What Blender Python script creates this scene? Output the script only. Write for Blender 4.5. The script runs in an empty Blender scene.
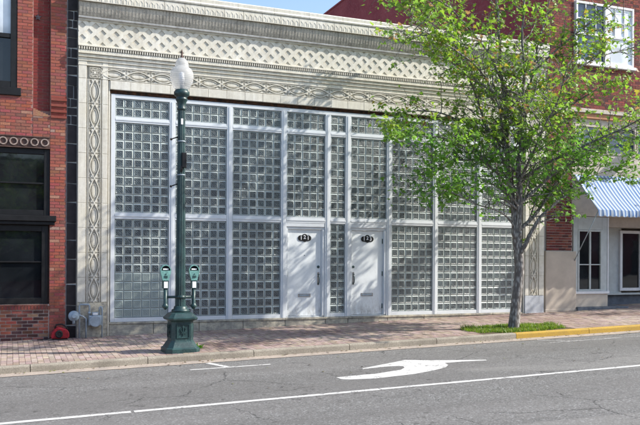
import bpy, math, random
from mathutils import Vector, Matrix, noise
random.seed(7)
PI = math.pi
S = bpy.context.scene
C = S.collection

# ---------------------------------------------------------------- camera
cx, cy, cz, yaw, roll, fpx, shy = -2.0549, -17.719, 1.4603, 0.37972, 0.00574, 775.83, 44.95
fw = Vector((math.sin(yaw), math.cos(yaw), 0)); rt = Vector((math.cos(yaw), -math.sin(yaw), 0)); up = Vector((0, 0, 1))
cr, sr = math.cos(roll), math.sin(roll)
right = rt*cr + up*sr; cup = up*cr - rt*sr
cam_d = bpy.data.cameras.new('camera'); cam = bpy.data.objects.new('camera', cam_d); C.objects.link(cam)
M = Matrix((right, cup, -fw)).transposed().to_4x4(); M.translation = Vector((cx, cy, cz)); cam.matrix_world = M
cam_d.sensor_width = 36; cam_d.lens = fpx/640*36; cam_d.shift_y = shy/640; cam_d.clip_end = 2000; cam_d.clip_start = .1
S.camera = cam
# ---------------------------------------------------------------- world, sun, exposure
EL, AZ = math.radians(38), math.radians(21)      # height of the sun; swing in front of the facade from +x
to_sun = Vector((math.cos(EL)*math.cos(AZ), -math.cos(EL)*math.sin(AZ), math.sin(EL)))
W = bpy.data.worlds.new('World'); S.world = W; W.use_nodes = True
nt = W.node_tree; bg = nt.nodes['Background']; sky = nt.nodes.new('ShaderNodeTexSky'); sky.sky_type = 'NISHITA'
sky.sun_disc = False; sky.sun_elevation = EL; sky.sun_rotation = math.atan2(to_sun.x, to_sun.y)
sky.air_density = 1.0; sky.dust_density = 1.2; sky.ozone_density = 1.0
nt.links.new(sky.outputs[0], bg.inputs[0]); bg.inputs[1].default_value = .15
sl = bpy.data.lights.new('sun', 'SUN'); sl.energy = 3.9; sl.angle = math.radians(.5); sl.color = (1, .95, .86)
so = bpy.data.objects.new('sun', sl); C.objects.link(so); so.rotation_euler = to_sun.to_track_quat('Z', 'Y').to_euler(); so.location = (20, -12, 20)
S.view_settings.view_transform = 'Standard'; S.view_settings.look = 'None'; S.view_settings.gamma = 1
S.view_settings.exposure = .86

# ---------------------------------------------------------------- materials
class N:
    """tiny node helper"""
    def __init__(s, name, rough=.8, spec=.4, metal=0.):
        s.m = bpy.data.materials.new(name); s.m.use_nodes = True; s.t = s.m.node_tree; s.b = s.t.nodes['Principled BSDF']
        s.b.inputs['Roughness'].default_value = rough; s.b.inputs['Specular IOR Level'].default_value = spec
        s.b.inputs['Metallic'].default_value = metal
    def n(s, t, **k):
        x = s.t.nodes.new(t)
        for a, v in k.items(): setattr(x, a, v)
        return x
    def L(s, a, b): s.t.links.new(a, b)
    def coord(s, scale=(1, 1, 1), obj=False, rot=(0, 0, 0)):
        mp = s.n('ShaderNodeMapping'); mp.inputs['Scale'].default_value = scale; mp.inputs['Rotation'].default_value = rot
        if obj: s.L(s.n('ShaderNodeTexCoord').outputs['Object'], mp.inputs[0])
        else: s.L(s.n('ShaderNodeNewGeometry').outputs['Position'], mp.inputs[0])
        return mp.outputs[0]
    def noise(s, scale, detail=6, rough=.6, co=None, dist=0):
        x = s.n('ShaderNodeTexNoise'); x.inputs['Scale'].default_value = scale; x.inputs['Detail'].default_value = detail
        x.inputs['Roughness'].default_value = rough; x.inputs['Distortion'].default_value = dist
        s.L(co if co is not None else s.coord(), x.inputs['Vector']); return x.outputs['Fac']
    def ramp(s, fac, stops, interp='LINEAR'):
        r = s.n('ShaderNodeValToRGB'); r.color_ramp.interpolation = interp
        e = r.color_ramp.elements
        while len(e) < len(stops): e.new(.5)
        for i, (p, c) in enumerate(stops):
            e[i].position = p; e[i].color = (c, c, c, 1) if not hasattr(c, '__len__') else (*c, 1)
        s.L(fac, r.inputs[0]); return r.outputs[0]
    def mix(s, fac, a, b, mode='MIX'):
        x = s.n('ShaderNodeMix', data_type='RGBA', blend_type=mode)
        for i, v in ((0, fac), (6, a), (7, b)):
            if isinstance(v, bpy.types.NodeSocket): s.L(v, x.inputs[i])
            elif i == 0: x.inputs[0].default_value = v
            else: x.inputs[i].default_value = (*v, 1) if hasattr(v, '__len__') else (v, v, v, 1)
        return x.outputs[2]
    def attr(s): return s.n('ShaderNodeAttribute', attribute_name='tint').outputs['Color']
    def col(s, c):
        if isinstance(c, bpy.types.NodeSocket): s.L(c, s.b.inputs['Base Color'])
        else: s.b.inputs['Base Color'].default_value = (*c, 1)
    def rough(s, c): s.L(c, s.b.inputs['Roughness'])
    def bump(s, h, strength=.3, dist=.01):
        x = s.n('ShaderNodeBump'); x.inputs['Strength'].default_value = strength; x.inputs['Distance'].default_value = dist
        s.L(h, x.inputs['Height']); s.L(x.outputs[0], s.b.inputs['Normal'])
MT = {}
def plain(name, c, rough=.7, spec=.4, metal=0, var=.15, scale=6, bump=.15):
    k = N(name, rough, spec, metal); f = k.noise(scale)
    k.col(k.mix(k.ramp(f, [(.3, 0.), (.7, 1.)]), tuple(v*(1-var) for v in c), tuple(min(1, v*(1+var)) for v in c)))
    if bump: k.bump(k.noise(scale*12), bump, .004)
    MT[name] = k.m; return k.m

# glazed cream terracotta with dirt
def terracotta(name, base, dirt, amount, crack=True):
    k = N(name, .45, .45)
    big = k.noise(1.3, 8, .65); fine = k.noise(14, 6, .7); streak = k.noise(1, 6, .7, k.coord((9, 9, .9)))
    c = k.mix(k.ramp(big, [(.35, 0.), (.7, 1.)]), base, tuple(v*w for v, w in zip(base, (.93, .9, .8))))
    f = k.ramp(k.mix(.4, streak, fine), [(.5-amount*.22, 0.), (.66, 1.)])
    f2 = k.mix(1., f, amount, 'MULTIPLY')
    c = k.mix(f2, c, dirt)
    sp = k.ramp(k.noise(45, 3, .6), [(.66, 0.), (.74, .5)])
    c = k.mix(sp, c, tuple(v*.5 for v in base))
    k.col(c); k.rough(k.ramp(fine, [(.3, .38), (.7, .7)])); k.bump(k.mix(.5, fine, k.noise(70)), .25, .004)
    MT[name] = k.m
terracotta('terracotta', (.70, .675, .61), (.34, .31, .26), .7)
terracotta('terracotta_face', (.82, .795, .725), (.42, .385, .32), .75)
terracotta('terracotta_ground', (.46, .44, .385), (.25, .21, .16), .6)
k = N('stained_cove', .85, .2)
st = k.noise(1, 8, .75, k.coord((14, 14, 2.2))); bl = k.noise(2.6, 8, .7); fi = k.noise(30, 5, .7)
c = k.mix(k.ramp(st, [(.35, 0.), (.65, 1.)]), (.24, .22, .185), (.50, .47, .41))
c = k.mix(k.ramp(bl, [(.42, 0.), (.60, 1.)]), c, (.50, .465, .40)); c = k.mix(k.ramp(fi, [(.5, 0.), (.7, .6)]), c, (.10, .085, .07))
k.col(c); k.bump(fi, .5, .01); MT['stained_cove'] = k.m
plain('shaded_moulding', (.44, .44, .43), .8, .3, var=.3, scale=9)
# bulkhead stone: green/yellow stains
k = N('bulkhead_stone', .85, .3)
a = k.noise(3, 8, .7, k.coord((1, 1, 2.5))); b_ = k.noise(9, 8, .7); d = k.noise(40, 4, .6)
c = k.mix(k.ramp(a, [(.4, 0.), (.62, 1.)]), (.33, .31, .27), (.58, .53, .41)); c = k.mix(k.ramp(b_, [(.45, 0.), (.65, .8)]), c, (.19, .185, .17))
c = k.mix(k.ramp(d, [(.55, 0.), (.7, .6)]), c, (.36, .34, .28)); k.col(c); k.bump(b_, .6, .02); MT['bulkhead_stone'] = k.m
plain('plinth_marble', (.50, .52, .55), .5, .4, var=.2, scale=7)
# steel
k = N('white_paint', .38, .5); f = k.noise(3, 8, .7, k.coord((1, 1, .6))); g = k.noise(30, 5, .7)
c = k.mix(k.ramp(f, [(.4, 0.), (.7, .5)]), (.70, .725, .745), (.54, .58, .61)); c = k.mix(k.ramp(g, [(.66, 0.), (.72, .5)]), c, (.38, .34, .3))
k.col(c); k.bump(g, .08, .003); MT['white_paint'] = k.m
k = N('door_paint', .33, .5); f = k.noise(2.2, 6, .6); c = k.mix(k.ramp(f, [(.4, 0.), (.7, .4)]), (.83, .86, .87), (.74, .78, .80))
sx = k.n('ShaderNodeSeparateXYZ'); k.L(k.coord(), sx.inputs[0]); low = k.ramp(sx.outputs['Z'], [(0., 1.), (.3, .4), (.9, .12)])
dirt = k.mix(1., low, k.ramp(k.noise(9, 8, .75, k.coord((1, 1, .5))), [(.42, 0.), (.66, 1.)]), 'MULTIPLY'); c = k.mix(dirt, c, (.36, .35, .33)); k.col(c); k.bump(k.noise(6), .05, .01); MT['door_paint'] = k.m
k = N('rust_and_shade', .9, .2); f = k.noise(12, 6, .7); k.col(k.mix(k.ramp(f, [(.4, 0.), (.65, 1.)]), (.02, .016, .014), (.12, .05, .025))); MT['rust_and_shade'] = k.m
plain('mortar_light', (.50, .52, .495), .9, .2, var=.12, scale=20)
# glass block
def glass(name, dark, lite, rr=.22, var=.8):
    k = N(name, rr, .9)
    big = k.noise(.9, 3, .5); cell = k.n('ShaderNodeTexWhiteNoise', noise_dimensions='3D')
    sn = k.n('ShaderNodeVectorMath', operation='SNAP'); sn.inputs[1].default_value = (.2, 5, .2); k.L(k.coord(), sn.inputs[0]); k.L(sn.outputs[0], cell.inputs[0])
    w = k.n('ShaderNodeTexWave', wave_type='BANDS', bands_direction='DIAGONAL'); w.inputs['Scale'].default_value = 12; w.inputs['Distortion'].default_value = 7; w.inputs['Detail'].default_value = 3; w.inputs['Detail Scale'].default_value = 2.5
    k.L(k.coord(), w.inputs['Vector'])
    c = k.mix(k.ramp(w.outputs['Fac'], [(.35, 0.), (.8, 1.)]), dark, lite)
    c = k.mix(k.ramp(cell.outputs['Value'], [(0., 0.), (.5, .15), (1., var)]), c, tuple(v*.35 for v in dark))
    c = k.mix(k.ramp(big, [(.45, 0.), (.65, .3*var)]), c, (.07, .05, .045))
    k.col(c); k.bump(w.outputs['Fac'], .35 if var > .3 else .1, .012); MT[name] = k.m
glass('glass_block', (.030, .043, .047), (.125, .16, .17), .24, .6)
glass('glass_block_pale', (.25, .305, .29), (.31, .36, .345), .3, .12)
plain('glass_rim', (.42, .465, .45), .3, .6, var=.35, scale=2.2, bump=0)
plain('glass_rim_pale', (.33, .385, .37), .3, .6, var=.1, scale=5, bump=0)
# windows
def pane(name, c, rough=.03, spec=.6):
    k = N(name, rough, spec); f = k.noise(.9, 4, .5); k.col(k.mix(k.ramp(f, [(.4, 0.), (.65, 1.)]), c, tuple(v*2.0+.003 for v in c))); k.bump(k.noise(1.6, 2), .04, .03); MT[name] = k.m
pane('dark_glass', (.008, .010, .012)); pane('blue_glass', (.03, .05, .09)); pane('pale_glass', (.42, .46, .5), .08); pane('curtain_glass', (.55, .58, .62), .1)
# brick, colour from the piece
def brickmat(name, wear=.28):
    k = N(name, .85, .25); t = k.attr(); n1 = k.noise(2, 8, .7); n2 = k.noise(60, 4, .7)
    c = k.mix(k.ramp(n1, [(.45, 0.), (.75, wear)]), t, (.33, .21, .17)); c = k.mix(k.ramp(n2, [(.35, .55), (.75, 0.)]), c, (.10, .03, .025))
    k.col(c); k.bump(n2, .5, .004); MT[name] = k.m
brickmat('brick'); brickmat('paver', .25)
plain('mortar', (.33, .20, .17), .95, .1, var=.25, scale=10)
plain('mortar_light_base', (.50, .43, .39), .95, .1, var=.2, scale=10)
plain('mortar_red', (.46, .36, .33), .95, .1, var=.25, scale=10)
plain('black_stone', (.024, .019, .021), .6, .3, var=.4, scale=8, bump=.4)
plain('grey_joint', (.6, .6, .6), .9, .2, var=.2, scale=12)
plain('black_paint', (.010, .010, .011), .5, .3, var=.3, scale=8)
plain('ring_brown', (.10, .06, .05), .7, .3, var=.4, scale=10)
plain('ring_white', (.30, .235, .205), .7, .3, var=.5, scale=25)
plain('iron', (.10, .08, .09), .6, .5, var=.3)
k = N('maroon_wall', .9, .2); a = k.noise(.9, 8, .7); b_ = k.noise(10, 6, .7)
c = k.mix(k.ramp(a, [(.35, 0.), (.7, 1.)]), (.20, .035, .045), (.30, .07, .075)); c = k.mix(k.ramp(b_, [(.5, 0.), (.75, .4)]), c, (.36, .2, .19)); k.col(c); k.bump(b_, .4, .02); MT['maroon_wall'] = k.m
plain('beige_stucco', (.50, .43, .36), .85, .3, var=.1, scale=3)
plain('beige_trim', (.52, .46, .39), .7, .3, var=.12, scale=5)
plain('tan_frame', (.50, .53, .52), .6, .4, var=.1)
plain('shade_grey', (.30, .28, .27), .85, .2, var=.2)
plain('window_white', (.75, .75, .76), .5, .4, var=.08)
plain('dark_blue_grey', (.10, .12, .15), .7, .4, var=.3)
plain('orange_terracotta', (.45, .22, .12), .7, .3, var=.2)
plain('roofing', (.12, .12, .12), .95, .2)
# awning canvas: printed stripes
k = N('awning_canvas', .8, .2)
sx = k.n('ShaderNodeSeparateXYZ'); k.L(k.coord(obj=True), sx.inputs[0])
md = k.n('ShaderNodeMath', operation='FRACT'); mu = k.n('ShaderNodeMath', operation='MULTIPLY'); mu.inputs[1].default_value = 1/.13
k.L(sx.outputs['X'], mu.inputs[0]); k.L(mu.outputs[0], md.inputs[0])
c = k.ramp(md.outputs[0], [(0., (.09, .20, .46)), (.34, (.09, .20, .46)), (.40, (.62, .70, .80)), (.74, (.64, .72, .81)), (.78, (.26, .39, .6)), (.84, (.26, .39, .6)), (.9, (.62, .70, .79)), (1., (.12, .22, .45))])
k.col(k.mix(k.ramp(k.noise(2), [(.4, 0.), (.7, .3)]), c, (.5, .54, .58))); k.bump(k.noise(5), .1, .02)
tr = k.n('ShaderNodeBsdfTranslucent'); k.L(c, tr.inputs[0]); ms = k.n('ShaderNodeMixShader'); ms.inputs[0].default_value = .3
k.L(k.b.outputs[0], ms.inputs[1]); k.L(tr.outputs[0], ms.inputs[2]); k.L(ms.outputs[0], k.t.nodes['Material Output'].inputs[0]); MT['awning_canvas'] = k.m
# ground
k = N('asphalt', .9, .25)
fine = k.noise(55, 4, .8); spk = k.n('ShaderNodeTexVoronoi'); spk.inputs['Scale'].default_value = 48; k.L(k.coord(), spk.inputs['Vector'])
big = k.noise(.5, 6, .6, k.coord((.5, 1.6, 1))); mid = k.noise(3.5, 8, .7)
c = k.mix(k.ramp(fine, [(.3, 0.), (.7, 1.)]), (.085, .083, .080), (.25, .245, .235))
sc = k.n('ShaderNodeSeparateColor'); k.L(spk.outputs['Color'], sc.inputs[0])
c = k.mix(k.ramp(sc.outputs[0], [(.0, .75), (.12, .55), (.3, 0.), (.75, 0.), (.9, .6), (1., .8)]), c, k.ramp(sc.outputs[1], [(0., .04), (.5, .09), (.6, .31), (1., .40)]))
c = k.mix(k.ramp(big, [(.35, 0.), (.7, .5)]), c, (.21, .20, .192)); c = k.mix(k.ramp(mid, [(.5, 0.), (.75, .35)]), c, (.12, .115, .115))
bands = k.noise(1, 5, .6, k.coord((.05, .75, 1))); c = k.mix(k.ramp(bands, [(.42, 0.), (.6, .45)]), c, (.115, .11, .105))
drip = k.mix(1., k.ramp(k.noise(1.1, 3, .5), [(.56, 0.), (.62, 1.)]), k.ramp(k.noise(7, 4, .6), [(.58, 0.), (.64, .55)]), 'MULTIPLY'); c = k.mix(drip, c, (.045, .042, .04))
patch = k.ramp(k.noise(.35, 1, .4, k.coord((.35, 1, 1))), [(.57, 0.), (.575, .3)]); c = k.mix(patch, c, (.27, .26, .245))
cr_ = k.n('ShaderNodeTexVoronoi', feature='DISTANCE_TO_EDGE'); cr_.inputs['Scale'].default_value = .8
dn = k.n('ShaderNodeTexNoise'); dn.inputs['Scale'].default_value = 2.2; dn.inputs['Detail'].default_value = 8; dn.inputs['Roughness'].default_value = .7; k.L(k.coord(), dn.inputs['Vector'])
mv = k.n('ShaderNodeMix', data_type='VECTOR'); mv.inputs[0].default_value = .28; k.L(k.coord(), mv.inputs[4]); k.L(dn.outputs['Color'], mv.inputs[5]); k.L(mv.outputs[1], cr_.inputs['Vector'])
crk = k.mix(1., k.ramp(cr_.outputs['Distance'], [(0., 1.), (.0035, .8), (.008, 0.)]), k.ramp(k.noise(.7, 2, .5), [(.47, 0.), (.57, .85)]), 'MULTIPLY')
c = k.mix(crk, c, (.03, .03, .03)); k.col(c); k.bump(fine, .6, .008); MT['asphalt'] = k.m
def concrete(name, a_, b2, dark):
    k = N(name, .9, .25); n1 = k.noise(2.3, 8, .7); n2 = k.noise(40, 5, .75)
    c = k.mix(k.ramp(n1, [(.4, 0.), (.65, 1.)]), a_, b2); c = k.mix(k.ramp(n2, [(.42, .5), (.62, 0.)]), c, dark); k.col(c); k.bump(n2, .5, .005); MT[name] = k.m
concrete('kerb_concrete', (.44, .40, .33), (.30, .27, .22), (.14, .12, .10))
concrete('gutter_concrete', (.50, .42, .35), (.38, .33, .29), (.2, .17, .15))
concrete('kerb_yellow', (.60, .38, .05), (.50, .32, .06), (.24, .17, .09))
concrete('sand_joint', (.20, .15, .13), (.15, .12, .10), (.09, .07, .06))
concrete('soil', (.12, .09, .06), (.16, .12, .08), (.05, .04, .03))
k = N('road_paint', .75, .3); n2 = k.noise(38, 5, .75); n3 = k.noise(5, 6, .7)
k.col(k.mix(k.ramp(k.mix(.5, n2, n3), [(.41, 0.), (.47, 1.)]), (.17, .165, .16), (.62, .61, .59))); k.bump(n2, .4, .005); MT['road_paint'] = k.m
k = N('road_paint_worn', .8, .3); n2 = k.noise(45, 5, .75); n3 = k.noise(6, 6, .7)
k.col(k.mix(k.ramp(k.mix(.4, n2, n3), [(.46, 0.), (.56, 1.)]), (.17, .165, .16), (.55, .54, .53))); MT['road_paint_worn'] = k.m
# metals
k = N('green_iron', .42, .5); f = k.noise(5, 8, .7); g = k.noise(40, 5, .7)
c = k.mix(k.ramp(f, [(.4, 0.), (.7, 1.)]), (.012, .034, .037), (.030, .080, .080)); c = k.mix(k.ramp(g, [(.58, 0.), (.7, .7)]), c, (.12, .155, .145)); rs = k.ramp(k.noise(11, 8, .75), [(.64, 0.), (.72, .7)]); c = k.mix(rs, c, (.09, .045, .025)); k.col(c); k.bump(g, .15, .004); MT['green_iron'] = k.m
plain('meter_green', (.16, .34, .31), .45, .5, var=.3, scale=25)
plain('meter_dark', (.025, .06, .06), .4, .5, var=.3)
plain('sticker_white', (.85, .85, .85), .5, .4, var=.05)
plain('chrome', (.55, .55, .56), .25, .5, 1, var=.1)
plain('gas_grey', (.34, .40, .45), .55, .4, .2, var=.2, scale=9)
plain('gas_grey_light', (.30, .38, .45), .5, .4, 0, var=.2, scale=9)
plain('red_plastic', (.34, .015, .025), .45, .4, var=.5, scale=14)
plain('black_rubber', (.015, .015, .016), .6, .4)
plain('digit_white', (.82, .82, .84), .5, .4, var=.02)
plain('lobby_grey', (.12, .11, .10), .9, .2)
k = N('frosted_globe', .22, .5); k.b.inputs['Transmission Weight'].default_value = .55; k.b.inputs['IOR'].default_value = 1.12
k.b.inputs['Alpha'].default_value = .72
f = k.n('ShaderNodeTexWave', wave_type='BANDS', bands_direction='Z'); f.inputs['Scale'].default_value = 9; f.inputs['Distortion'].default_value = .3; k.L(k.coord(), f.inputs['Vector'])
k.col(k.mix(f.outputs['Fac'], (.78, .78, .78), (.90, .90, .89))); k.bump(f.outputs['Fac'], .15, .01); MT['frosted_globe'] = k.m
# plants
k = N('bark', .95, .15)
f = k.noise(5, 8, .75, k.coord((4, 4, 1))); g = k.n('ShaderNodeTexVoronoi'); g.inputs['Scale'].default_value = 16; k.L(k.coord((1.6, 1.6, .5)), g.inputs['Vector'])
c = k.mix(k.ramp(f, [(.35, 0.), (.65, 1.)]), (.24, .225, .21), (.50, .48, .46)); c = k.mix(k.ramp(g.outputs['Distance'], [(.25, 0.), (.55, .75)]), c, (.08, .065, .06)); k.col(c); k.bump(k.mix(.5, f, g.outputs['Distance']), .9, .03); MT['bark'] = k.m
def leafmat(name):
    k = N(name, .42, .4); t = k.attr(); k.col(t)
    tr = k.n('ShaderNodeBsdfTranslucent'); ms = k.n('ShaderNodeMixShader'); ms.inputs[0].default_value = .45
    hs = k.n('ShaderNodeHueSaturation'); hs.inputs['Value'].default_value = 1.5; hs.inputs['Saturation'].default_value = 1.05; k.L(t, hs.inputs['Color']); k.L(hs.outputs[0], tr.inputs[0])
    k.L(k.b.outputs[0], ms.inputs[1]); k.L(tr.outputs[0], ms.inputs[2]); k.L(ms.outputs[0], k.t.nodes['Material Output'].inputs[0]); MT[name] = k.m
leafmat('leaf')

# ---------------------------------------------------------------- mesh helper
class MB:
    def __init__(s): s.v = []; s.f = []; s.m = []; s.c = []; s.has = False; s.sm = []
    def face(s, idx, mi=0, col=None, smooth=False):
        s.f.append(idx); s.m.append(mi); s.c.append(col or (1, 1, 1)); s.sm.append(smooth)
        if col: s.has = True
    def poly(s, pts, mi=0, col=None):
        i = len(s.v); s.v += [tuple(p) for p in pts]; s.face(tuple(range(i, i+len(pts))), mi, col)
    def box(s, x0, x1, y0, y1, z0, z1, mi=0, col=None, skip='', ch=0):
        """faces: L R F B D U (front = -y); ch = chamfer of the front edges"""
        i = len(s.v)
        s.v += [(x0, y0, z0), (x1, y0, z0), (x1, y1, z0), (x0, y1, z0), (x0, y0, z1), (x1, y0, z1), (x1, y1, z1), (x0, y1, z1)]
        F = dict(D=(3, 2, 1, 0), U=(4, 5, 6, 7), F=(0, 1, 5, 4), B=(2, 3, 7, 6), L=(3, 0, 4, 7), R=(1, 2, 6, 5))
        if ch:
            for q in (0, 1, 4, 5): x, y, z = s.v[i+q]; s.v[i+q] = (x, y+ch, z)
            j = len(s.v); s.v += [(x0+ch, y0, z0+ch), (x1-ch, y0, z0+ch), (x1-ch, y0, z1-ch), (x0+ch, y0, z1-ch)]
            s.face((j, j+1, j+2, j+3), mi, col)
            for a, b, c_, d_ in ((0, 1, 1, 0), (1, 5, 2, 1), (5, 4, 3, 2), (4, 0, 0, 3)): s.face((i+a, i+b, j+c_, j+d_), mi, col)
            skip += 'F'
        for kf, q in F.items():
            if kf not in skip: s.face(tuple(i+t for t in q), mi, col)
    def tube(s, pts, rad, seg=8, mi=0, col=None, cap=True, smooth=True):
        pts = [Vector(p) for p in pts]; n = len(pts); rad = rad if hasattr(rad, '__len__') else [rad]*n
        base = len(s.v); ref = None
        for i, p in enumerate(pts):
            d = (pts[min(i+1, n-1)]-pts[max(i-1, 0)]).normalized()
            if ref is None: ref = d.orthogonal().normalized()
            ref = (ref-d*ref.dot(d)); ref = ref.normalized() if ref.length > 1e-5 else d.orthogonal().normalized()
            b = d.cross(ref)
            for q in range(seg):
                a = 2*PI*q/seg; s.v.append(tuple(p+(ref*math.cos(a)+b*math.sin(a))*rad[i]))
        for i in range(n-1):
            for q in range(seg):
                a = base+i*seg+q; b = base+i*seg+(q+1) % seg; s.face((a, b, b+seg, a+seg), mi, col, smooth)
        if cap: s.face(tuple(base+q for q in range(seg))[::-1], mi, col); s.face(tuple(base+(n-1)*seg+q for q in range(seg)), mi, col)
    def lathe(s, prof, c=(0, 0, 0), seg=20, mi=0, axis='Z', smooth=True, rot=0, flute=0):
        """prof = [(r, h)]"""
        base = len(s.v)
        for r, h in prof:
            for q in range(seg):
                a = 2*PI*q/seg+rot; rr = r*(1-(flute if q % 2 else 0)); x, y = rr*math.cos(a), rr*math.sin(a)
                p = (x, y, h) if axis == 'Z' else ((x, -h, y) if axis == 'Y' else (h, x, y))
                s.v.append((p[0]+c[0], p[1]+c[1], p[2]+c[2]))
        for i in range(len(prof)-1):
            for q in range(seg):
                a = base+i*seg+q; b = base+i*seg+(q+1) % seg; s.face((a, b, b+seg, a+seg), mi, None, smooth)
        s.face(tuple(base+q for q in range(seg))[::-1], mi); s.face(tuple(base+(len(prof)-1)*seg+q for q in range(seg)), mi)
    def xprof(s, pts, x0, x1, mi=0):
        """closed outline of (y, z), run along x"""
        i = len(s.v); n = len(pts)
        s.v += [(x0, y, z) for y, z in pts]+[(x1, y, z) for y, z in pts]
        for q in range(n): a = i+q; b = i+(q+1) % n; s.face((a, b, b+n, a+n), mi)
        s.face(tuple(range(i, i+n))[::-1], mi); s.face(tuple(range(i+n, i+2*n)), mi)
    def slab(s, pts, y0, y1, mi=0, side=None):
        """outline of (x, z) as a plate whose face is at y0 (front) and back at y1"""
        i = len(s.v); n = len(pts); s.v += [(x, y0, z) for x, z in pts]+[(x, y1, z) for x, z in pts]
        s.face(tuple(range(i, i+n)), mi); s.face(tuple(range(i+n, i+2*n))[::-1], mi)
        for q in range(n): a = i+q; b = i+(q+1) % n; s.face((a, a+n, b+n, b), mi if side is None else side)
    def ribbon(s, pts, w, d0, d1, closed=False, mi=0):
        """raised band along (u, w) points; front at y=-d1, foot at y=-d0"""
        n = len(pts); base = len(s.v)
        for i, p in enumerate(pts):
            a = pts[(i-1) % n] if (closed or i) else p; b = pts[(i+1) % n] if (closed or i < n-1) else p
            t = Vector((b[0]-a[0], b[1]-a[1])); t.normalize(); nx, nz = -t.y*w/2, t.x*w/2
            s.v += [(p[0]+nx, -d0, p[1]+nz), (p[0]+nx*.75, -d1, p[1]+nz*.75), (p[0]-nx*.75, -d1, p[1]-nz*.75), (p[0]-nx, -d0, p[1]-nz)]
        for i in range(n if closed else n-1):
            a = base+4*i; b = base+4*((i+1) % n)
            for q in range(3): s.face((a+q, a+q+1, b+q+1, b+q), mi)
    def mesh(s, name, mats):
        me = bpy.data.meshes.new(name); me.from_pydata(s.v, [], s.f)
        for m in (mats if isinstance(mats, (list, tuple)) else [mats]): me.materials.append(MT[m])
        me.polygons.foreach_set('material_index', s.m); me.polygons.foreach_set('use_smooth', s.sm)
        if s.has:
            a = me.color_attributes.new('tint', 'FLOAT_COLOR', 'CORNER'); dat = []
            for f, c in zip(s.f, s.c): dat += [c[0], c[1], c[2], 1.]*len(f)
            a.data.foreach_set('color', dat)
        me.update(); return me
    def build(s, name, mats, parent=None, loc=(0, 0, 0), rot=(0, 0, 0)):
        return obj(name, s.mesh(name, mats), parent, loc, rot)
def obj(name, me, parent=None, loc=(0, 0, 0), rot=(0, 0, 0)):
    o = bpy.data.objects.new(name, me); C.objects.link(o); o.location = loc; o.rotation_euler = rot
    if parent: o.parent = parent
    return o
def thing(name, label, cat, loc=(0, 0, 0), group=None, rz=0):
    o = bpy.data.objects.new(name, None); C.objects.link(o); o.location = loc; o.rotation_euler = (0, 0, rz); o['label'] = label; o['category'] = cat
    if group: o['group'] = group
    return o
def tag(o, label, cat, group=None):
    o['label'] = label; o['category'] = cat
    if group: o['group'] = group
    return o
def kind(o, k): o['kind'] = k; return o

# ---------------------------------------------------------------- ground
KY = -3.75                                   # kerb line
def sz(x, y): return -.30+.024*x+.012*y      # sidewalk height
def rz_(x, y): return -.43+.024*x+.010*y if y < KY else -.43+.024*x+.010*y
def sheet(name, mat, x0, x1, y0, y1, fz, dz=0, nx=12, ny=6):
    b = MB(); 
    for j in range(ny+1):
        for i in range(nx+1):
            x = x0+(x1-x0)*i/nx; y = y0+(y1-y0)*j/ny; b.v.append((x, y, fz(x, y)+dz))
    for j in range(ny):
        for i in range(nx): a = j*(nx+1)+i; b.face((a, a+1, a+nx+2, a+nx+1))
    return kind(b.build(name, mat), 'structure')
sheet('ground', 'soil', -400, 400, -400, 400, lambda x, y: rz_(x, -8)-.6, 0)
sheet('road', 'asphalt', -70, 80, -60, -4.08, rz_, 0, 60, 20)
sheet('gutter', 'gutter_concrete', -70, 80, -4.08, KY, rz_, .006, 60, 1)
walk = sheet('sidewalk', 'sand_joint', -70, 80, KY+.15, 2.5, sz, -.012, 60, 4)
# paving bricks (about 2 by 5 pixels each: one joined part)
b = MB(); rnd = random.Random(3)
PX0, PX1 = -7.0, 17.0
row = 0; y = KY+.155
PITX, PITY = (7.35, 9.75), (KY, -2.42)
while y < 1.6:
    x = PX0
    while x < PX1:
        if not (PITX[0]-.02 < x < PITX[1] and y < PITY[1]) and not (y > -.12 and -.7 < x < 12.7) and not (y > .0 and x < -.7) :
            xe, ye = x+.094, y+.194
            j = rnd.uniform(-.003, .004)
            t = rnd.random(); u = noise.noise(Vector((x*.45, y*.9, 3)))
            # a redder herring of bricks right of the lamp post, pinker and paler by the kerb on the left
            base = Vector((.38, .30, .255)).lerp(Vector((.58, .50, .42)), max(0, min(1, .5+u+.25*(x < 1)-.1*(y > -2))))
            c = base*(.75+.45*t); c = (c.x, c.y*rnd.uniform(.92, 1.06), c.z*rnd.uniform(.92, 1.1))
            i = len(b.v); z = [sz(x, y), sz(xe, y), sz(xe, ye), sz(x, ye)]
            b.v += [(x, y, z[0]+j), (xe, y, z[1]+j), (xe, ye, z[2]+j), (x, ye, z[3]+j), (x, y, z[0]-.02), (xe, y, z[1]-.02), (xe, ye, z[2]-.02), (x, ye, z[3]-.02)]
            b.face((i, i+1, i+2, i+3), 0, c)
            for p, q in ((0, 1), (1, 2), (2, 3), (3, 0)): b.face((i+p, i+p+4, i+q+4, i+q), 0, c)
        x += .1
    y += .2; row += 1
kind(b.build('paving_brick', 'paver', walk), 'stuff')
# kerb stones, nearly two metres each
def kerb_mesh(L, mat, dirty):
    b = MB(); b.box(0, L, -.0, .15, -.30, 0, ch=.0)
    i = len(b.v)-8
    for q in (4, 5): x, yy, zz = b.v[i+q]; b.v[i+q] = (x, yy+.02, zz)
    # rounded nose
    b.f = []; b.m = []; b.c = []; b.sm = []; b.v = []
    b.xprof([(0, -.3), (0, -.03), (.006, -.012), (.02, -.002), (.04, 0), (.15, 0), (.15, -.3)], .006, L-.006)
    return b.mesh('kerb_block', mat)
kerb = MB(); kerb.xprof([(.02, -.3), (.02, -.05), (.14, -.03), (.14, -.3)], -70, 80)
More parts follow.
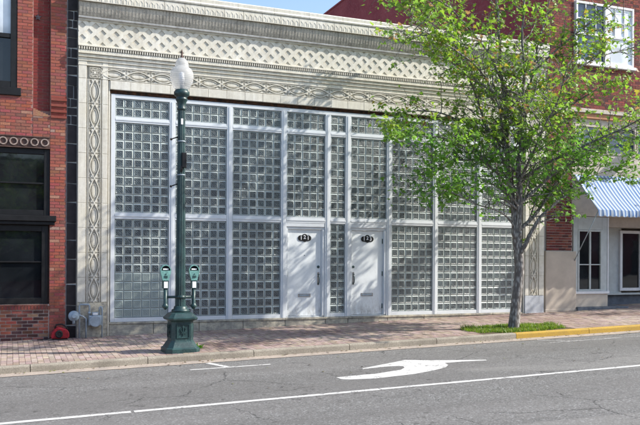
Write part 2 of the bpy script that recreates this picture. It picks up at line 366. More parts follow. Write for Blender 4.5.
# the bedding follows the slope
kb = kerb.mesh('kerb', 'sand_joint')
ko = kind(obj('kerb', kb, None, (0, KY, sz(0, KY)), (0, -math.atan(.024), 0)), 'structure')
mk, my_ = kerb_mesh(1.965, 'kerb_concrete', 0), kerb_mesh(1.965, 'kerb_yellow', 1)
for q in range(-2, 9):
    x = .23+1.965*q
    o = obj('kerb_block', my_ if x > 8 else mk, ko, (x, 0, 0))
    if x > 8: o['label'] = 'kerb block painted yellow'
o = obj('kerb_block', kerb_mesh(60, 'kerb_concrete', 0), ko, (.23-1.965*2-60, 0, 0)); o = obj('kerb_block', kerb_mesh(60, 'kerb_yellow', 0), ko, (.23+1.965*9, 0, 0))

def marking(name, outline_pts, mat, label, sub=None):
    """flat paint on the road; outline of (x, y)"""
    b = MB(); zz = lambda x, y: rz_(x, y)+.004
    for pts in outline_pts:
        if sum(pts[i][0]*pts[(i+1) % len(pts)][1]-pts[(i+1) % len(pts)][0]*pts[i][1] for i in range(len(pts))) < 0: pts = pts[::-1]
        b.poly([(x, y, zz(x, y)) for x, y in pts])
    return tag(b.build(name, mat), label, 'road marking')
def strip(x0, x1, y0, y1, w, step=.25, jag=.006, rnd=random.Random(5)):
    top, bot = [], []; n = max(2, int(abs(x1-x0)/step))
    quads = []
    P = []
    for i in range(n+1):
        t = i/n; x = x0+(x1-x0)*t; y = y0+(y1-y0)*t; P.append((x, y-w/2+rnd.uniform(-jag, jag), y+w/2+rnd.uniform(-jag, jag)))
    for i in range(n): a, c = P[i], P[i+1]; quads.append([(a[0], a[1]), (c[0], c[1]), (c[0], c[2]), (a[0], a[2])])
    return quads
marking('lane_line', strip(-40, -.62, -7.66, -7.66, .11)+strip(-.58, 2.9, -7.66, -7.65, .11)+strip(2.92, 40, -7.65, -7.6, .11), 'road_paint', 'long solid white lane line crossing the whole foreground of the road')
arrow = [(2.72, -6.47), (2.73, -6.65), (2.82, -6.74), (3.25, -6.83), (3.95, -6.74), (4.39, -6.58), (4.74, -6.4), (4.93, -6.18), (4.99, -5.97), (5.31, -5.97), (5.80, -6.04), (5.83, -5.97), (5.13, -5.69), (4.53, -5.35), (4.28, -5.48), (3.45, -5.86), (3.43, -5.94), (3.87, -5.87), (4.10, -5.90), (4.17, -5.97), (4.13, -6.10), (3.97, -6.27), (3.42, -6.44), (3.03, -6.45)]
AL = [arrow[0:6]+arrow[20:24], arrow[5:21]]
marking('turn_arrow', [arrow[:6]+arrow[21:], arrow[5:9]+arrow[18:22], arrow[8:14]+arrow[17:19], arrow[13:18]], 'road_paint', 'white curved turn arrow painted on the road in front of the doors')
def pstrip(a, c, w):
    d = Vector((c[0]-a[0], c[1]-a[1])).normalized(); n = Vector((-d.y, d.x))*w/2
    return [(a[0]+n.x, a[1]+n.y), (a[0]-n.x, a[1]-n.y), (c[0]-n.x, c[1]-n.y), (c[0]+n.x, c[1]+n.y)]
marking('parking_mark', [pstrip((.78, -4.72), (2.2, -4.74), .07), pstrip((1.23, -4.10), (1.44, -4.68), .11)], 'road_paint', 'small worn white parking tick on the road beside the lamp post')
marking('parking_mark', [pstrip((8.3, -4.60), (13.2, -4.60), .07), pstrip((8.36, -4.10), (8.85, -4.56), .08)], 'road_paint_worn', 'faded thin parking line on the road below the yellow kerb')

# ---------------------------------------------------------------- cream storefront with the glass block front
W0, W1 = -.71, 11.65
bld = thing('storefront_building', 'low cream terracotta storefront with a wide glass block front and two white doors', 'building', (5.47, 0, -.3))
bld.location = (0, 0, 0)
b = MB()
b.box(W0, W1, .12, 22, -.8, 6.6, 0); b.box(W0, W1, .0, .12, 5.12, 6.6, 0)
b.box(W0, 0, -.02, .12, -.8, 5.12, 0); b.box(10.94, W1, -.02, .12, -.8, 5.12, 0)
b.box(W0, W1, -.12, .25, 6.6, 7.12, 0)
b.build('wall', 'terracotta', bld)
b = MB(); b.box(W0+.02, W1-.02, .26, 21.9, 6.604, 6.63); b.build('roof', 'roofing', bld)
# ---- ornament unit
def ornament(L, first=True):
    b = MB(); w = .125
    b.box(0.003, L-.003, -.004, .02, -w-.008, w+.008, 0)
    N_ = 22
    for sg in (1, -1):
        b.ribbon([(L*i/N_, sg*.098*math.sin(PI*i/N_)) for i in range(N_+1)], .024, .004, .030, mi=1)
        b.ribbon([(0.004, sg*(w-.002)), (L-.004, sg*(w-.002))], .018, .004, .026, mi=1)
    b.ribbon([(L/2+L*.27*math.cos(2*PI*i/24), .050*math.sin(2*PI*i/24)) for i in range(24)], .013, .004, .022, True, mi=1)
    # raised core of the lens
    pts = [(L/2+L*.235*math.cos(2*PI*i/20), .036*math.sin(2*PI*i/20)) for i in range(20)]
    b.slab(pts, -.012, -.004, 1)
    for sx in (0, 1):
        for sg in (1, -1):
            u = L*sx+(1 if sx == 0 else -1)*.042
            b.slab([(u+.026*math.cos(2*PI*i/8)*1.0, sg*.045+.024*math.sin(2*PI*i/8)) for i in range(8)], -.026, -.004, 1)
            u2 = L*sx+(1 if sx == 0 else -1)*.105
            b.slab([(u2-.03, sg*.112), (u2+.04, sg*.112), (u2-.005*(1 if sx == 0 else -1), sg*.082)][::sg], -.016, -.004, 1)
            b.ribbon([(L*sx+(1 if sx == 0 else -1)*(.008), sg*.012), (L*sx+(1 if sx == 0 else -1)*.02, sg*.10)], .012, .004, .022, mi=1)
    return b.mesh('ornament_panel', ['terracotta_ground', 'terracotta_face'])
VP = (5.34-.45)/9; HP = (11.17+.23)/21
mv_, mh = ornament(VP), ornament(HP)
b = MB(); b.box(-.13, .13, -.004, .02, -.13, .13, 0)
for r_ in (.105, .06): b.ribbon([(-r_, -r_), (r_, -r_), (r_, r_), (-r_, r_)], .018, .004, .026, True, 1)
for a in range(4): b.ribbon([(.0+.07*math.cos(PI/2*a+PI/4)+.032*math.cos(t*PI/5), .07*math.sin(PI/2*a+PI/4)+.032*math.sin(t*PI/5)) for t in range(10)], .012, .004, .028, True, 1)
b.slab([(.03*math.cos(t*PI/5), .03*math.sin(t*PI/5)) for t in range(10)], -.03, -.004, 1)
mc = b.mesh('corner_panel', ['terracotta_ground', 'terracotta_face'])
def tblock(w, h, d=.08, ch=.006, mat='terracotta_face', name='terracotta_block'):
    b = MB(); b.box(.002, w-.002, -d, 0, .002, h-.002, ch=ch); return b.mesh(name, mat)
for side in (0, 1):
    X = (lambda x: x) if side == 0 else (lambda x: 10.94-x)
    p = MB(); x0, x1 = sorted((X(-.705), X(-.03)))
    p.box(x0, x1, -.065, -.021, -.8, 5.62, 0)
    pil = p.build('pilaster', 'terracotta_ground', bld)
    ms = tblock(.175, VP, .04); mo = tblock(.12, VP, .035)
    for q in range(-1, 10):
        z = .45+VP*q if q >= 0 else -.0
        if q >= 0 and q < 9:
            o = obj('ornament_panel', mv_, pil, (X(-.355), -.078, z), (0, -PI/2, 0))
        xa = min(X(-.705), X(-.53)); xb = min(X(-.195), X(-.075))
        if q < 0: continue
        obj('terracotta_block', ms, pil, (xa, -.066, z)); obj('terracotta_block', mo, pil, (xb, -.066, z))
    obj('corner_panel', mc, pil, (X(-.355), -.078, 5.34+.14), (0, 0, 0))
    # plinth blocks and thin fillets framing the ornament
    b = MB(); g = -.62 if side == 0 else -.25
    b.box(min(X(-.705), X(-.075)), max(X(-.705), X(-.075)), -.106, -.066, g, .445, ch=.006)
    b.build('plinth_block', 'bulkhead_stone' if side == 0 else 'plinth_marble', pil)
    b = MB()
    for xx, ww, dd in ((-.515, .022, .098), (-.205, .02, .098), (-.062, .03, .085)): b.box(min(X(xx), X(xx+ww)), max(X(xx), X(xx+ww)), -dd, -.066, .45 if xx < -.1 else -.3, 5.33, 0, ch=.005)
    b.build('fillet', 'terracotta_face', pil)
# ---- lintel, frieze, mouldings
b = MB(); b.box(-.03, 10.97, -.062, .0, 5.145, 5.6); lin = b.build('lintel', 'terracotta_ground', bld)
n = 25; w = 11.0/n; ml = tblock(w, .195, .045)
for i in range(n): obj('terracotta_block', ml, lin, (-.03+w*i, -.0625, 5.145))
b = MB(); b.box(-.02, 10.96, -.035, .1, 5.075, 5.143); b.build('steel_lintel', 'rust_and_shade', bld)  # dark tone mixes rust with painted shade of the soffit gap
b = MB(); b.box(-.2, 11.14, -.064, -.01, 5.605, 5.62); fr = b.build('ornament_frieze', 'terracotta_ground', bld)
for i in range(21): obj('ornament_panel', mh, fr, (-.23+HP*i, -.078, 5.48))
b = MB()
for z0, z1, d in ((5.622, 5.655, .112), (5.66, 5.715, .09), (5.72, 5.735, .118), (5.74, 5.80, .10), (5.805, 5.822, .14), (5.828, 5.87, .125), (5.875, 5.895, .16), (5.90, 5.955, .145)):
    b.box(W0, W1, -d, .0, z0, z1, ch=.004)
b.box(W0, W1, -.06, .0, 5.60, 5.96)
b.build('moulding', 'terracotta_face', bld)
b = MB(); b.box(W0, W1, -.10, 0, 5.957, 6.028, 1); x = W0+.01
while x < W1-.03: b.box(x, x+.026, -.16, -.10, 5.962, 6.022, 0, skip='B'); x += .052
b.box(W0, W1, -.165, 0, 6.03, 6.045, 0)
kind(b.build('dentil_course', ['terracotta', 'terracotta_ground'], bld), 'stuff')
# lattice: flat crossing bands leaving small square pits
LP = .2875; HH = .137; LZ0, LZ1 = 6.085, 6.602
b = MB(); b.box(W0, W1, -.078, 0, 6.046, 6.63); lat = b.build('lattice_frieze', 'terracotta', bld)  # pit floors in a darker terracotta, relief shade put into the colour
def clipx(P, x, keep):
    out = []
    for i in range(len(P)):
        a, c_ = P[i], P[(i+1) % len(P)]; ia, ic = (a[0]-x)*keep >= 0, (c_[0]-x)*keep >= 0
        if ia: out.append(a)
        if ia != ic: t = (x-a[0])/(c_[0]-a[0]); out.append((x, a[1]+(c_[1]-a[1])*t))
    return out
run = (LZ1-LZ0)*(LP/2)/HH; BW = .122; shared = {}
for sg, dd in ((-1, .0945), (1, .0975)):
    q = -5
    while True:
        xb = W0+.02+q*LP; q += 1
        if xb > W1+run+.3: break
        P = [(0, LZ0), (BW, LZ0), (BW+sg*run, LZ1), (sg*run, LZ1)]
        lo, hi = min(p[0] for p in P)+xb, max(p[0] for p in P)+xb
        if hi < W0+.02 or lo > W1-.02: continue
        if lo > W0 and hi < W1:
            if sg not in shared: m = MB(); m.slab(P, -dd, -.079); shared[sg] = m.mesh('lattice_bar', 'terracotta_face')
            obj('lattice_bar', shared[sg], lat, (xb, 0, 0))
        else:
            Q = clipx(clipx([(p[0]+xb, p[1]) for p in P], W0+.001, 1), W1-.001, -1)
            if len(Q) > 2: m = MB(); m.slab(Q, -dd, -.079); m.build('lattice_bar', 'terracotta_face', lat)
b = MB(); b.box(W0, W1, -.108, 0, 6.047, LZ0-.001+.004, ch=.004); b.box(W0, W1, -.108, 0, LZ1-.004, 6.629, ch=.004)
b.build('border', 'terracotta_face', lat)
b = MB(); b.xprof([(0, 6.631), (-.12, 6.631), (-.13, 6.64), (-.17, 6.645), (-.175, 6.68), (0, 6.68)][::-1], W0, W1); b.build('bed_moulding', 'shaded_moulding', bld)  # grey colour paints the shadow lying under the cove
# cove with a row of upright leaves, stained by rain
b = MB(); pr = [(0, 6.681), (-.15, 6.681), (-.17, 6.70), (-.20, 6.77), (-.225, 6.86), (-.235, 6.975), (0, 6.975)]
b.xprof(pr[::-1], W0, W1); x = W0+.01
while x < W1-.08:
    for (ya, za), (yb, zb) in zip(pr[1:5], pr[2:6]):
        b.poly([(x+.008, ya-.005, za-.002), (x+.052, ya-.005, za-.002), (x+.052, yb-.005, zb-.002), (x+.008, yb-.005, zb-.002)])
        b.poly([(x+.052, ya-.005, za-.002), (x+.052, ya+.01, za+.01), (x+.052, yb+.01, zb+.01), (x+.052, yb-.005, zb-.002)])
        b.poly([(x+.008, ya+.01, za+.01), (x+.008, ya-.005, za-.002), (x+.008, yb-.005, zb-.002), (x+.008, yb+.01, zb+.01)])
    x += .075
b.build('cove', 'stained_cove', bld)
b = MB(); b.box(W0, W1, -.255, .24, 6.98, 7.33); cor = b.build('cornice', 'terracotta_ground', bld)
n = 27; w = (W1-W0)/n
b = MB(); b.box(.003, w-.003, -.03, 0, .0, .205, ch=.006)
for q in range(4):
    c_ = w*(q+.5)/4; b.ribbon([(c_-.035, .03), (c_-.04, .09), (c_, .14), (c_+.04, .09), (c_+.035, .03)], .012, .03, .036)
mf = b.mesh('terracotta_block', 'terracotta_face')
for i in range(n): obj('terracotta_block', mf, cor, (W0+w*i, -.256, 6.977))
n = 14; w = (W1-W0)/n; b = MB(); b.xprof([(-.0, 0), (-.045, 0), (-.055, .03), (-.03, .07), (-.035, .14), (.0, .17), (.5, .17), (.5, .145), (0, .145)][::-1], .003, w-.003); mg = b.mesh('terracotta_block', 'terracotta_face')
for i in range(n): obj('terracotta_block', mg, cor, (W0+w*i, -.256, 7.19))
# ---- bulkhead
b = MB(); b.box(-.02, 10.96, -.03, .1, -.7, -.004); bk = b.build('bulkhead', 'bulkhead_stone', bld)
xs = [-.03, .95, 2.0, 3.05, 4.1, 5.15, 5.75, 6.85, 7.9, 8.95, 10.0, 10.97]
for a, c_ in zip(xs, xs[1:]):
    b = MB(); b.box(a+.006, c_-.006, -.055, -.031, -.7, -.05, ch=.008); b.box(a+.002, c_-.002, -.075, -.031, -.048, -.002, ch=.005); b.build('stone_block', 'bulkhead_stone', bk)
# ---- frame
ops = []   # openings: x0, cols
x = .09; cols = [6, 6, 6, 5, 2, 5, 6, 6, 6]; MW = .145
for c_ in cols: ops.append((x, c_)); x += c_*.2+MW
FR = x-MW+.09
b = MB(); D = -.055
b.box(0, .088, D, .1, 0, 5.06, ch=.004); b.box(FR-.088, FR, D, .1, 0, 5.06, ch=.004)
b.box(.09, FR-.09, D+.004, .1, 4.972, 5.06, ch=.004)
b.build('frame', 'white_paint', bld)
for i, (x, c_) in enumerate(ops[:-1]):
    xm = x+c_*.2; b = MB(); b.box(xm+.002, xm+MW-.002, D, .1, .0, 4.970, ch=.004); b.box(xm+.045, xm+MW-.045, D-.012, D-.0005, .0, 4.97, ch=.003); b.build('mullion', 'white_paint', bld)
def blockmesh(rim, face_, d=.012):
    b = MB(); o_, i_ = .0945, .074
    v = [(-o_, 0, -o_), (o_, 0, -o_), (o_, 0, o_), (-o_, 0, o_), (-o_, -.010, -o_), (o_, -.010, -o_), (o_, -.010, o_), (-o_, -.010, o_)]
    v += [(sx*i_, -.024, sz_*i_) for sx, sz_ in ((-1, -1), (1, -1), (1, 1), (-1, 1))]
    v += [(sx*i_*.86, -.020, sz_*i_*.86) for sx, sz_ in ((-1, -1), (1, -1), (1, 1), (-1, 1))]
    b.v = v
    for q in range(4):
        r_ = (q+1) % 4; b.face((q, r_, r_+4, q+4), 0); b.face((q+4, r_+4, r_+8, q+8), 0); b.face((q+8, r_+8, r_+12, q+12), 1)
    b.face((12, 13, 14, 15), 1)
    return b
bm1 = blockmesh(0, 0); me_block = bm1.mesh('glass_block', ['glass_rim', 'glass_block']); me_pale = bm1.mesh('glass_block', ['glass_rim_pale', 'glass_block_pale'])
nblk = 0; rb = random.Random(11)
for i, (x, c_) in enumerate(ops):
    door = i in (3, 5)
    for (z0, rows, tier) in ((.09, 11, 0), (2.44, 10, 1), (4.57, 2, 2)):
        if tier == 0 and door: continue
        b = MB(); b.box(x+.001, x+c_*.2-.001, -.004, .09, z0+.001, z0+rows*.2-.001); pn = b.build('glass_block_panel', 'mortar_light', bld)
        stuff = MB()
        for r_ in range(rows):
            for q in range(c_):
                px_, pz_ = x+.1+q*.2, z0+.1+r_*.2
                pale = i == 0 and tier == 0 and r_ < 5
                if nblk < 300 and i < 3:
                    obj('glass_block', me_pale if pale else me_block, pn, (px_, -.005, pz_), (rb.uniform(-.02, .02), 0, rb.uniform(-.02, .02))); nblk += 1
                else:
                    k0 = len(stuff.v); ax, az_ = rb.uniform(-.02, .02), rb.uniform(-.02, .02)
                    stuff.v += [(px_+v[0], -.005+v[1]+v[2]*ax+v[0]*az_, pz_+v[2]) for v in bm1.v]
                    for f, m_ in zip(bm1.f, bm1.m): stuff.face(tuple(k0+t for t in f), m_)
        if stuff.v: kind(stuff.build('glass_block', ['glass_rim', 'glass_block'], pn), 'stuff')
    # cross bars
    for z0, h in ((.0, .088), (2.292, .146), (4.442, .126)):
        if z0 == 0 and door: continue
        b = MB(); b.box(x+.0015, x+c_*.2-.0015, D+.006, .1, z0, z0+h, ch=.004)
        if h > .1: b.box(x+.0015, x+c_*.2-.0015, D-.004, D+.0055, z0+h/2-.02, z0+h/2+.02, ch=.002)
        b.build('transom_bar', 'white_paint', bld)
# ---- doors
def digits(txt, size):
    cu = bpy.data.curves.new('t', 'FONT'); cu.body = txt; cu.size = size; cu.align_x = 'CENTER'; cu.align_y = 'CENTER'; cu.extrude = .002; cu.offset = size*.02
    o = bpy.data.objects.new('t', cu); C.objects.link(o); dg = bpy.context.evaluated_depsgraph_get(); me = bpy.data.meshes.new_from_object(o.evaluated_get(dg)); bpy.data.objects.remove(o)
    me.materials.clear(); me.materials.append(MT['digit_white']); me.name = 'house_number'; return me
def make_door(i, txt, hinge_left):
    x, c_ = ops[i]; X0, X1 = x+.002, x+1.0-.002
    b = MB()   # casing: header and two jambs, with a rebate
    b.box(X0, X1, -.045, .1, 2.205, 2.290, ch=.004); b.box(X0, X1, -.020, .1, 2.145, 2.203)
    b.box(X0, X0+.035, -.040, .1, .03, 2.143, ch=.003); b.box(X1-.055, X1, -.040, .1, .03, 2.143, ch=.003); b.box(X1-.075, X1-.055, -.012, .1, .03, 2.143)
    b.box(X0, X1, -.01, .1, .0, .028); 
    b.build('door_casing', 'white_paint', bld)
    b = MB(); b.box(X0+.04, X1-.08, .022, .07, .035, 2.138, ch=.003); d = b.build('door', 'door_paint', bld)
    dl, dr = X0+.04, X1-.08
    hx = dr-.065 if hinge_left else dl+.065; gx = dl+.004 if hinge_left else dr-.004
    for z in (.24, 1.06, 1.88): b = MB(); b.box(gx-.012, gx+.012, .006, .0215, z-.06, z+.06); b.lathe([(.009, -.06), (.009, .06)], (gx, .008, z), 8); b.build('hinge', 'meter_dark', d)
    b = MB(); b.lathe([(.034, 0), (.034, .012), (.026, .02), (.012, .026)], (hx, .0215, 1.23), 14, axis='Y'); b.build('deadbolt', 'meter_dark', d)
    b = MB(); b.box(hx-.026, hx+.026, .012, .0215, .78, 1.10, ch=.003)
    b.tube([(hx, .012, 1.0), (hx, -.045, .98), (hx, -.055, .92), (hx, -.045, .84), (hx, .012, .82)], .012, 8, 1); b.box(hx-.02, hx+.02, -.02, .012, 1.03, 1.055, 1); b.lathe([(.022, 0), (.022, .012)], (hx, .014, .815), 12, mi=1, axis='Y')
    b.build('handle', ['chrome', 'meter_dark'], d)
    mx = (dl+dr)/2+.01
    b = MB(); b.box(mx-.165, mx+.165, .012, .0215, .49, .575, 0, ch=.004); b.box(mx-.135, mx+.135, .006, .0118, .508, .557, 1, ch=.003); b.build('mail_slot', ['chrome', 'gas_grey'], d)
    if hinge_left: b = MB(); b.lathe([(.012, 0), (.012, .006), (.006, .008)], (mx, .0215, 1.51), 10, axis='Y'); b.build('peephole', 'meter_dark', d)
    # name plate: oval with a domed middle
    zc = 1.93; out = []
    for t in range(64):
        a = 2*PI*t/64; dx, dz = math.cos(a), math.sin(a); r_ = .0
        for (ox, oz, rr) in ((-.105, 0, .068), (.105, 0, .068), (0, .028, .075), (-.05, -.012, .062), (.05, -.012, .062), (0, -.02, .07)):
            bq = ox*dx+oz*dz; disc = bq*bq-(ox*ox+oz*oz-rr*rr)
            if disc > 0: r_ = max(r_, bq+math.sqrt(disc))
        out.append((mx+r_*dx, zc+r_*dz))
    b = MB(); b.slab(out, .010, .0215, 0); b.build('name_plate', 'black_paint', d)
    for ch_, (ox, oz) in zip(txt, ((-.09, 0), (0, .022), (.09, 0))): obj('house_number', digits(ch_, .125), d, (mx+ox, .008, zc+oz), (PI/2, 0, 0))
    return d
make_door(3, '121', True); make_door(5, '123', False)

# ---------------------------------------------------------------- bricks
def bricks(b, x0, x1, z0, z1, y, cl=.205, ch=.068, pal=0, proud=.008, rnd=random.Random(9), joint=.011, fx=None):
    z = z0; r_ = 0
    while z < z1-.02:
        h = min(ch, z1-z)-joint; off = (cl/2 if r_ % 2 else 0); x = x0-off
        while x < x1-.01:
            xa, xb = max(x, x0), min(x+cl, x1)-joint
            if xb-xa > .03:
                t = rnd.random()
                if pal == 0: c = (.35+.10*t, .10+.04*rnd.random(), .075+.03*rnd.random()); c = tuple(v*rnd.uniform(.85, 1.12) for v in c)
                elif pal == 1: c = rnd.choice([(.03, .022, .03), (.05, .03, .035), (.36, .13, .08), (.42, .18, .10), (.36, .10, .07), (.50, .26, .16), (.15, .06, .05), (.30, .09, .07)]); c = tuple(v*rnd.uniform(.8, 1.2) for v in c)
                elif pal == 2: c = rnd.choice([(.20, .05, .04), (.24, .06, .045), (.13, .03, .03), (.30, .09, .06), (.07, .025, .03), (.22, .05, .04)]); c = tuple(v*rnd.uniform(.8, 1.25) for v in c)
                else: c = tuple(v*rnd.uniform(.85, 1.15) for v in (.22, .035, .035))  # niche palette: recess shade put into a darker brick red
                if pal == 0 and .0 < z < 4.95 and rnd.random() < (.16 if z > 3.9 or x < -1.3 else .08): c = rnd.choice([(.50, .27, .19), (.46, .32, .26), (.52, .22, .13), (.22, .10, .08)])
                j = rnd.uniform(-.002, .003)
                b.box(xa, xb, y-proud-j, y+.002, z, z+h, 0, c, skip='B')
            x += cl
        z += ch; r_ += 1

# ---------------------------------------------------------------- left: red brick building
lb = thing('brick_building', 'red brick building with black window frames at the left edge', 'building', (0, 0, 0))
LX0, LX1 = -6.0, -.935
b = MB()
b.box(LX0, LX1, .16, 18, -.8, 11, 0)
b.box(-1.27, LX1, .0, .16, -.8, 4.44)               # base, pier
b.box(LX0, -1.27, .0, .16, 4.02, 4.50); b.box(-1.94, -1.62, .0, .16, 4.50, 11); b.box(LX0, -3.6, .0, .16, 4.50, 11); b.box(-3.6, -1.94, .0, .16, 4.5, 4.86)
b.box(-1.27, LX1, .0, .16, 4.44, 11); b.box(-1.62, -1.27, .10, .159, 4.45, 11)
b.box(-6.0, -4.0, .0, .16, .42, 4.02); b.box(-3.6, -1.94, .0, .16, 8.2, 11)
b.build('wall', 'mortar', lb)
b = MB(); b.box(LX0, -1.272, .0, .16, -.8, .42); b.build('base_wall', 'mortar_light_base', lb)
b = MB(); RB = random.Random(21)
bricks(b, LX0, -3.6, 4.50, 9.5, -.001, rnd=RB); bricks(b, -1.94, -1.62, 4.87, 9.5, -.001, rnd=RB); bricks(b, -3.6, -1.62, 4.02, 4.86, -.001, rnd=RB)
bricks(b, -1.62, -1.27, 4.02, 4.46, -.001, rnd=RB); bricks(b, -1.62, -1.27, 4.60, 9.5, .099, pal=3, rnd=RB)
bricks(b, -1.268, LX1-.0, -.42, 4.44, -.001, rnd=RB); bricks(b, -1.268, LX1, 4.95, 9.5, -.001, rnd=RB)
bricks(b, -6, -4.0, .42, 4.02, -.001, rnd=RB)
kind(b.build('brick', 'brick', lb), 'stuff')
b = MB(); z = 4.44; q = 0
while z < 4.93:                                  # corbelled courses
    c = (.34*(1 if q % 2 else .9), .07, .05); b.box(-1.26, LX1, -.035 if q % 2 == 0 else -.004, .0, z, z+.052, 0, c); z += .063; q += 1
# sloping weathered shoulder at the foot of the niche
for q in range(7): b.box(-1.62+.05*q, -1.57+.05*q, -.009, .1, 4.46, 4.62-.022*q, 0, (.42, .2+.02*(q % 3), .13))
b.build('corbel', 'brick', lb)
b = MB(); bricks(b, LX0, -1.275, -.42, .30, -.001, .215, .072, 1, .010, RB, .016)
kind(b.build('brick', 'brick', lb), 'stuff')
b = MB(); x = LX0
while x < -1.3: b.box(x+.004, x+.058, -.03, .1, .305, .385, 0, tuple(v*RB.uniform(.8, 1.2) for v in (.20, .05, .045))); x += .066
b.box(LX0, -1.3, -.02, .1, .39, .418, 0, (.22, .09, .07)); b.build('sill_course', 'brick', lb)
# black stones of the party strip
b = MB(); b.box(-.932, -.715, .012, 12, -.8, 11); jp = b.build('quoin', 'grey_joint', lb)
z = -.45; RQ = random.Random(4); k_ = 0
while z < 9.5:
    h = RQ.uniform(.35, .55) if z < 4 else RQ.uniform(.16, .32)
    if z < 4 or RQ.random() < .3: cells = [(-.930, -.717)]
    else: m_ = RQ.uniform(-.86, -.79); cells = [(-.930, m_), (m_, -.717)]
    for a, c_ in cells:
        b = MB(); dz0 = RQ.uniform(-.02, .02); e = .009
        b.slab([(a+e, z+e), (c_-e, z+e+dz0), (c_-e, z+h-e+RQ.uniform(-.012, .0)), (a+e, z+h-e+RQ.uniform(-.0, .01))], -.012-RQ.uniform(0, .012), .011)
        b.build('stone', 'black_stone', jp)
    z += h+.005
# star plate of the tie rod
b = MB(); pts = [((.075 if t % 2 == 0 else .032)*math.cos(PI/2+t*PI/5)-1.53, (.075 if t % 2 == 0 else .032)*math.sin(PI/2+t*PI/5)+6.60) for t in range(10)]
b.slab(pts, .065, .09); b.lathe([(.016, 0), (.016, .02)], (-1.53, .067, 6.6), 8, axis='Y'); b.build('anchor_plate', 'iron', lb)
def window(parent, x0, x1, z0, z1, y, fr_mat, gl_mat, fwid=.07, rails=(), bars=(), depth=.06, name='window'):
    b = MB(); b.box(x0, x0+fwid, y-depth, y+.03, z0, z1, ch=.004); b.box(x1-fwid, x1, y-depth, y+.03, z0, z1, ch=.004)
    b.box(x0+fwid, x1-fwid, y-depth+.004, y+.03, z0, z0+fwid, ch=.004); b.box(x0+fwid, x1-fwid, y-depth+.004, y+.03, z1-fwid, z1, ch=.004)
    for z, t in rails: b.box(x0+fwid, x1-fwid, y-depth+.012, y+.03, z-t/2, z+t/2, ch=.003)
    for x, za, zb, t in bars: b.box(x-t/2, x+t/2, y-depth+.016, y+.03, za, zb, ch=.003)
    f = b.build(name, fr_mat, parent)
    zs = [z0+fwid]+[z for z, t in rails if t > .03]+[z1-fwid]
    for za, zb in zip(zs, zs[1:]):
        g = MB(); g.box(x0+fwid-.01, x1-fwid+.01, y, y+.012, za, zb); g.build('pane', gl_mat if isinstance(gl_mat, str) else gl_mat[zs.index(za)], f)
    return f
window(lb, -3.58, -1.945, 5.03, 8.2, .06, 'black_paint', ['dark_glass', 'pale_glass'], .13, [(6.13, .09)])  # upper pane pale grey-blue, lower pane dark
window(lb, -4.0, -1.275, 2.33, 3.76, .08, 'black_paint', 'dark_glass', .115, [(3.02, .035)], [(-2.9, 2.4, 3.7, .06)])
window(lb, -4.0, -1.30, .425, 2.12, .09, 'black_paint', 'dark_glass', .13, [(1.33, .03)], [(-2.6, .5, 2.05, .06)])
b = MB(); b.box(-4.1, -1.86, -.05, .05, 4.86, 5.025, ch=.01); b.build('sill', 'black_paint', lb)
b = MB(); b.box(-4.1, -1.14, -.09, .08, 2.20, 2.325, ch=.01); b.box(-4.1, -1.17, -.05, .08, 2.125, 2.198, ch=.01); b.build('sill', 'black_paint', lb)
# ring band over the middle window
b = MB(); b.box(-4.0, -1.275, -.03, .05, 3.79, 3.995, ch=.006); b.box(-4.0, -1.275, -.045, .05, 3.998, 4.02); b.box(-4.0, -1.275, -.045, .05, 3.765, 3.788); hb = b.build('ring_band', 'ring_brown', lb)
b = MB(); b.ribbon([(.072*math.cos(t*PI/9), .072*math.sin(t*PI/9)) for t in range(18)], .030, .0, .028, True); mr = b.mesh('ring', 'ring_white')
for q in range(13): obj('ring', mr, hb, (-1.38-.208*q, -.0305, 3.892))

# ---------------------------------------------------------------- right: brick shop building
rbld = thing('shop_building', 'dark red brick shop building with beige shopfront at the right edge', 'building', (0, 0, 0))
RX0, RX1 = 11.80, 22.0
b = MB(); b.box(RX0, RX1, .2, 6.5, 4.0, 13.0, 0); b.box(RX0, 12.68, .0, 1.5, -.4, 5.44, 0); b.box(RX0, RX1, .0, .2, 5.72, 13.0, 0)
b.build('wall', 'mortar_red', rbld)
b = MB(); b.box(RX0-.003, RX0+.3, .02, 26, 5.8, 13.02); b.box(RX0+.3, RX1, 6.5, 26, 4.0, 12.98); b.box(RX0-.03, RX0+.33, .0, 26, 13.02, 13.10); b.build('side_wall', 'maroon_wall', rbld)
b = MB(); b.box(11.655, 11.795, .02, 2, -.4, 7.0); b.build('shade_strip', 'shade_grey', rbld)  # grey strip standing in for the shaded return beside the pier
RR = random.Random(31)
b = MB(); bricks(b, RX0, 12.68, 1.70, 5.44, -.001, .215, .074, 2, .010, RR, .016)
bricks(b, RX0, 12.70, 5.72, 11.5, -.001, rnd=RR, pal=2); bricks(b, 14.84, 19, 5.72, 11.5, -.001, rnd=RR, pal=2); bricks(b, 12.70, 14.84, 5.72, 6.98, -.001, rnd=RR, pal=2); bricks(b, 12.70, 14.84, 8.80, 11.5, -.001, rnd=RR, pal=2)
kind(b.build('brick', 'brick', rbld), 'stuff')
b = MB(); b.box(11.70, 12.76, -.10, .3, -.4, 1.68, ch=.02); b.box(11.69, 12.77, -.11, -.101+.05, -.4, .06, ch=.01); b.build('pier_base', 'beige_stucco', rbld)
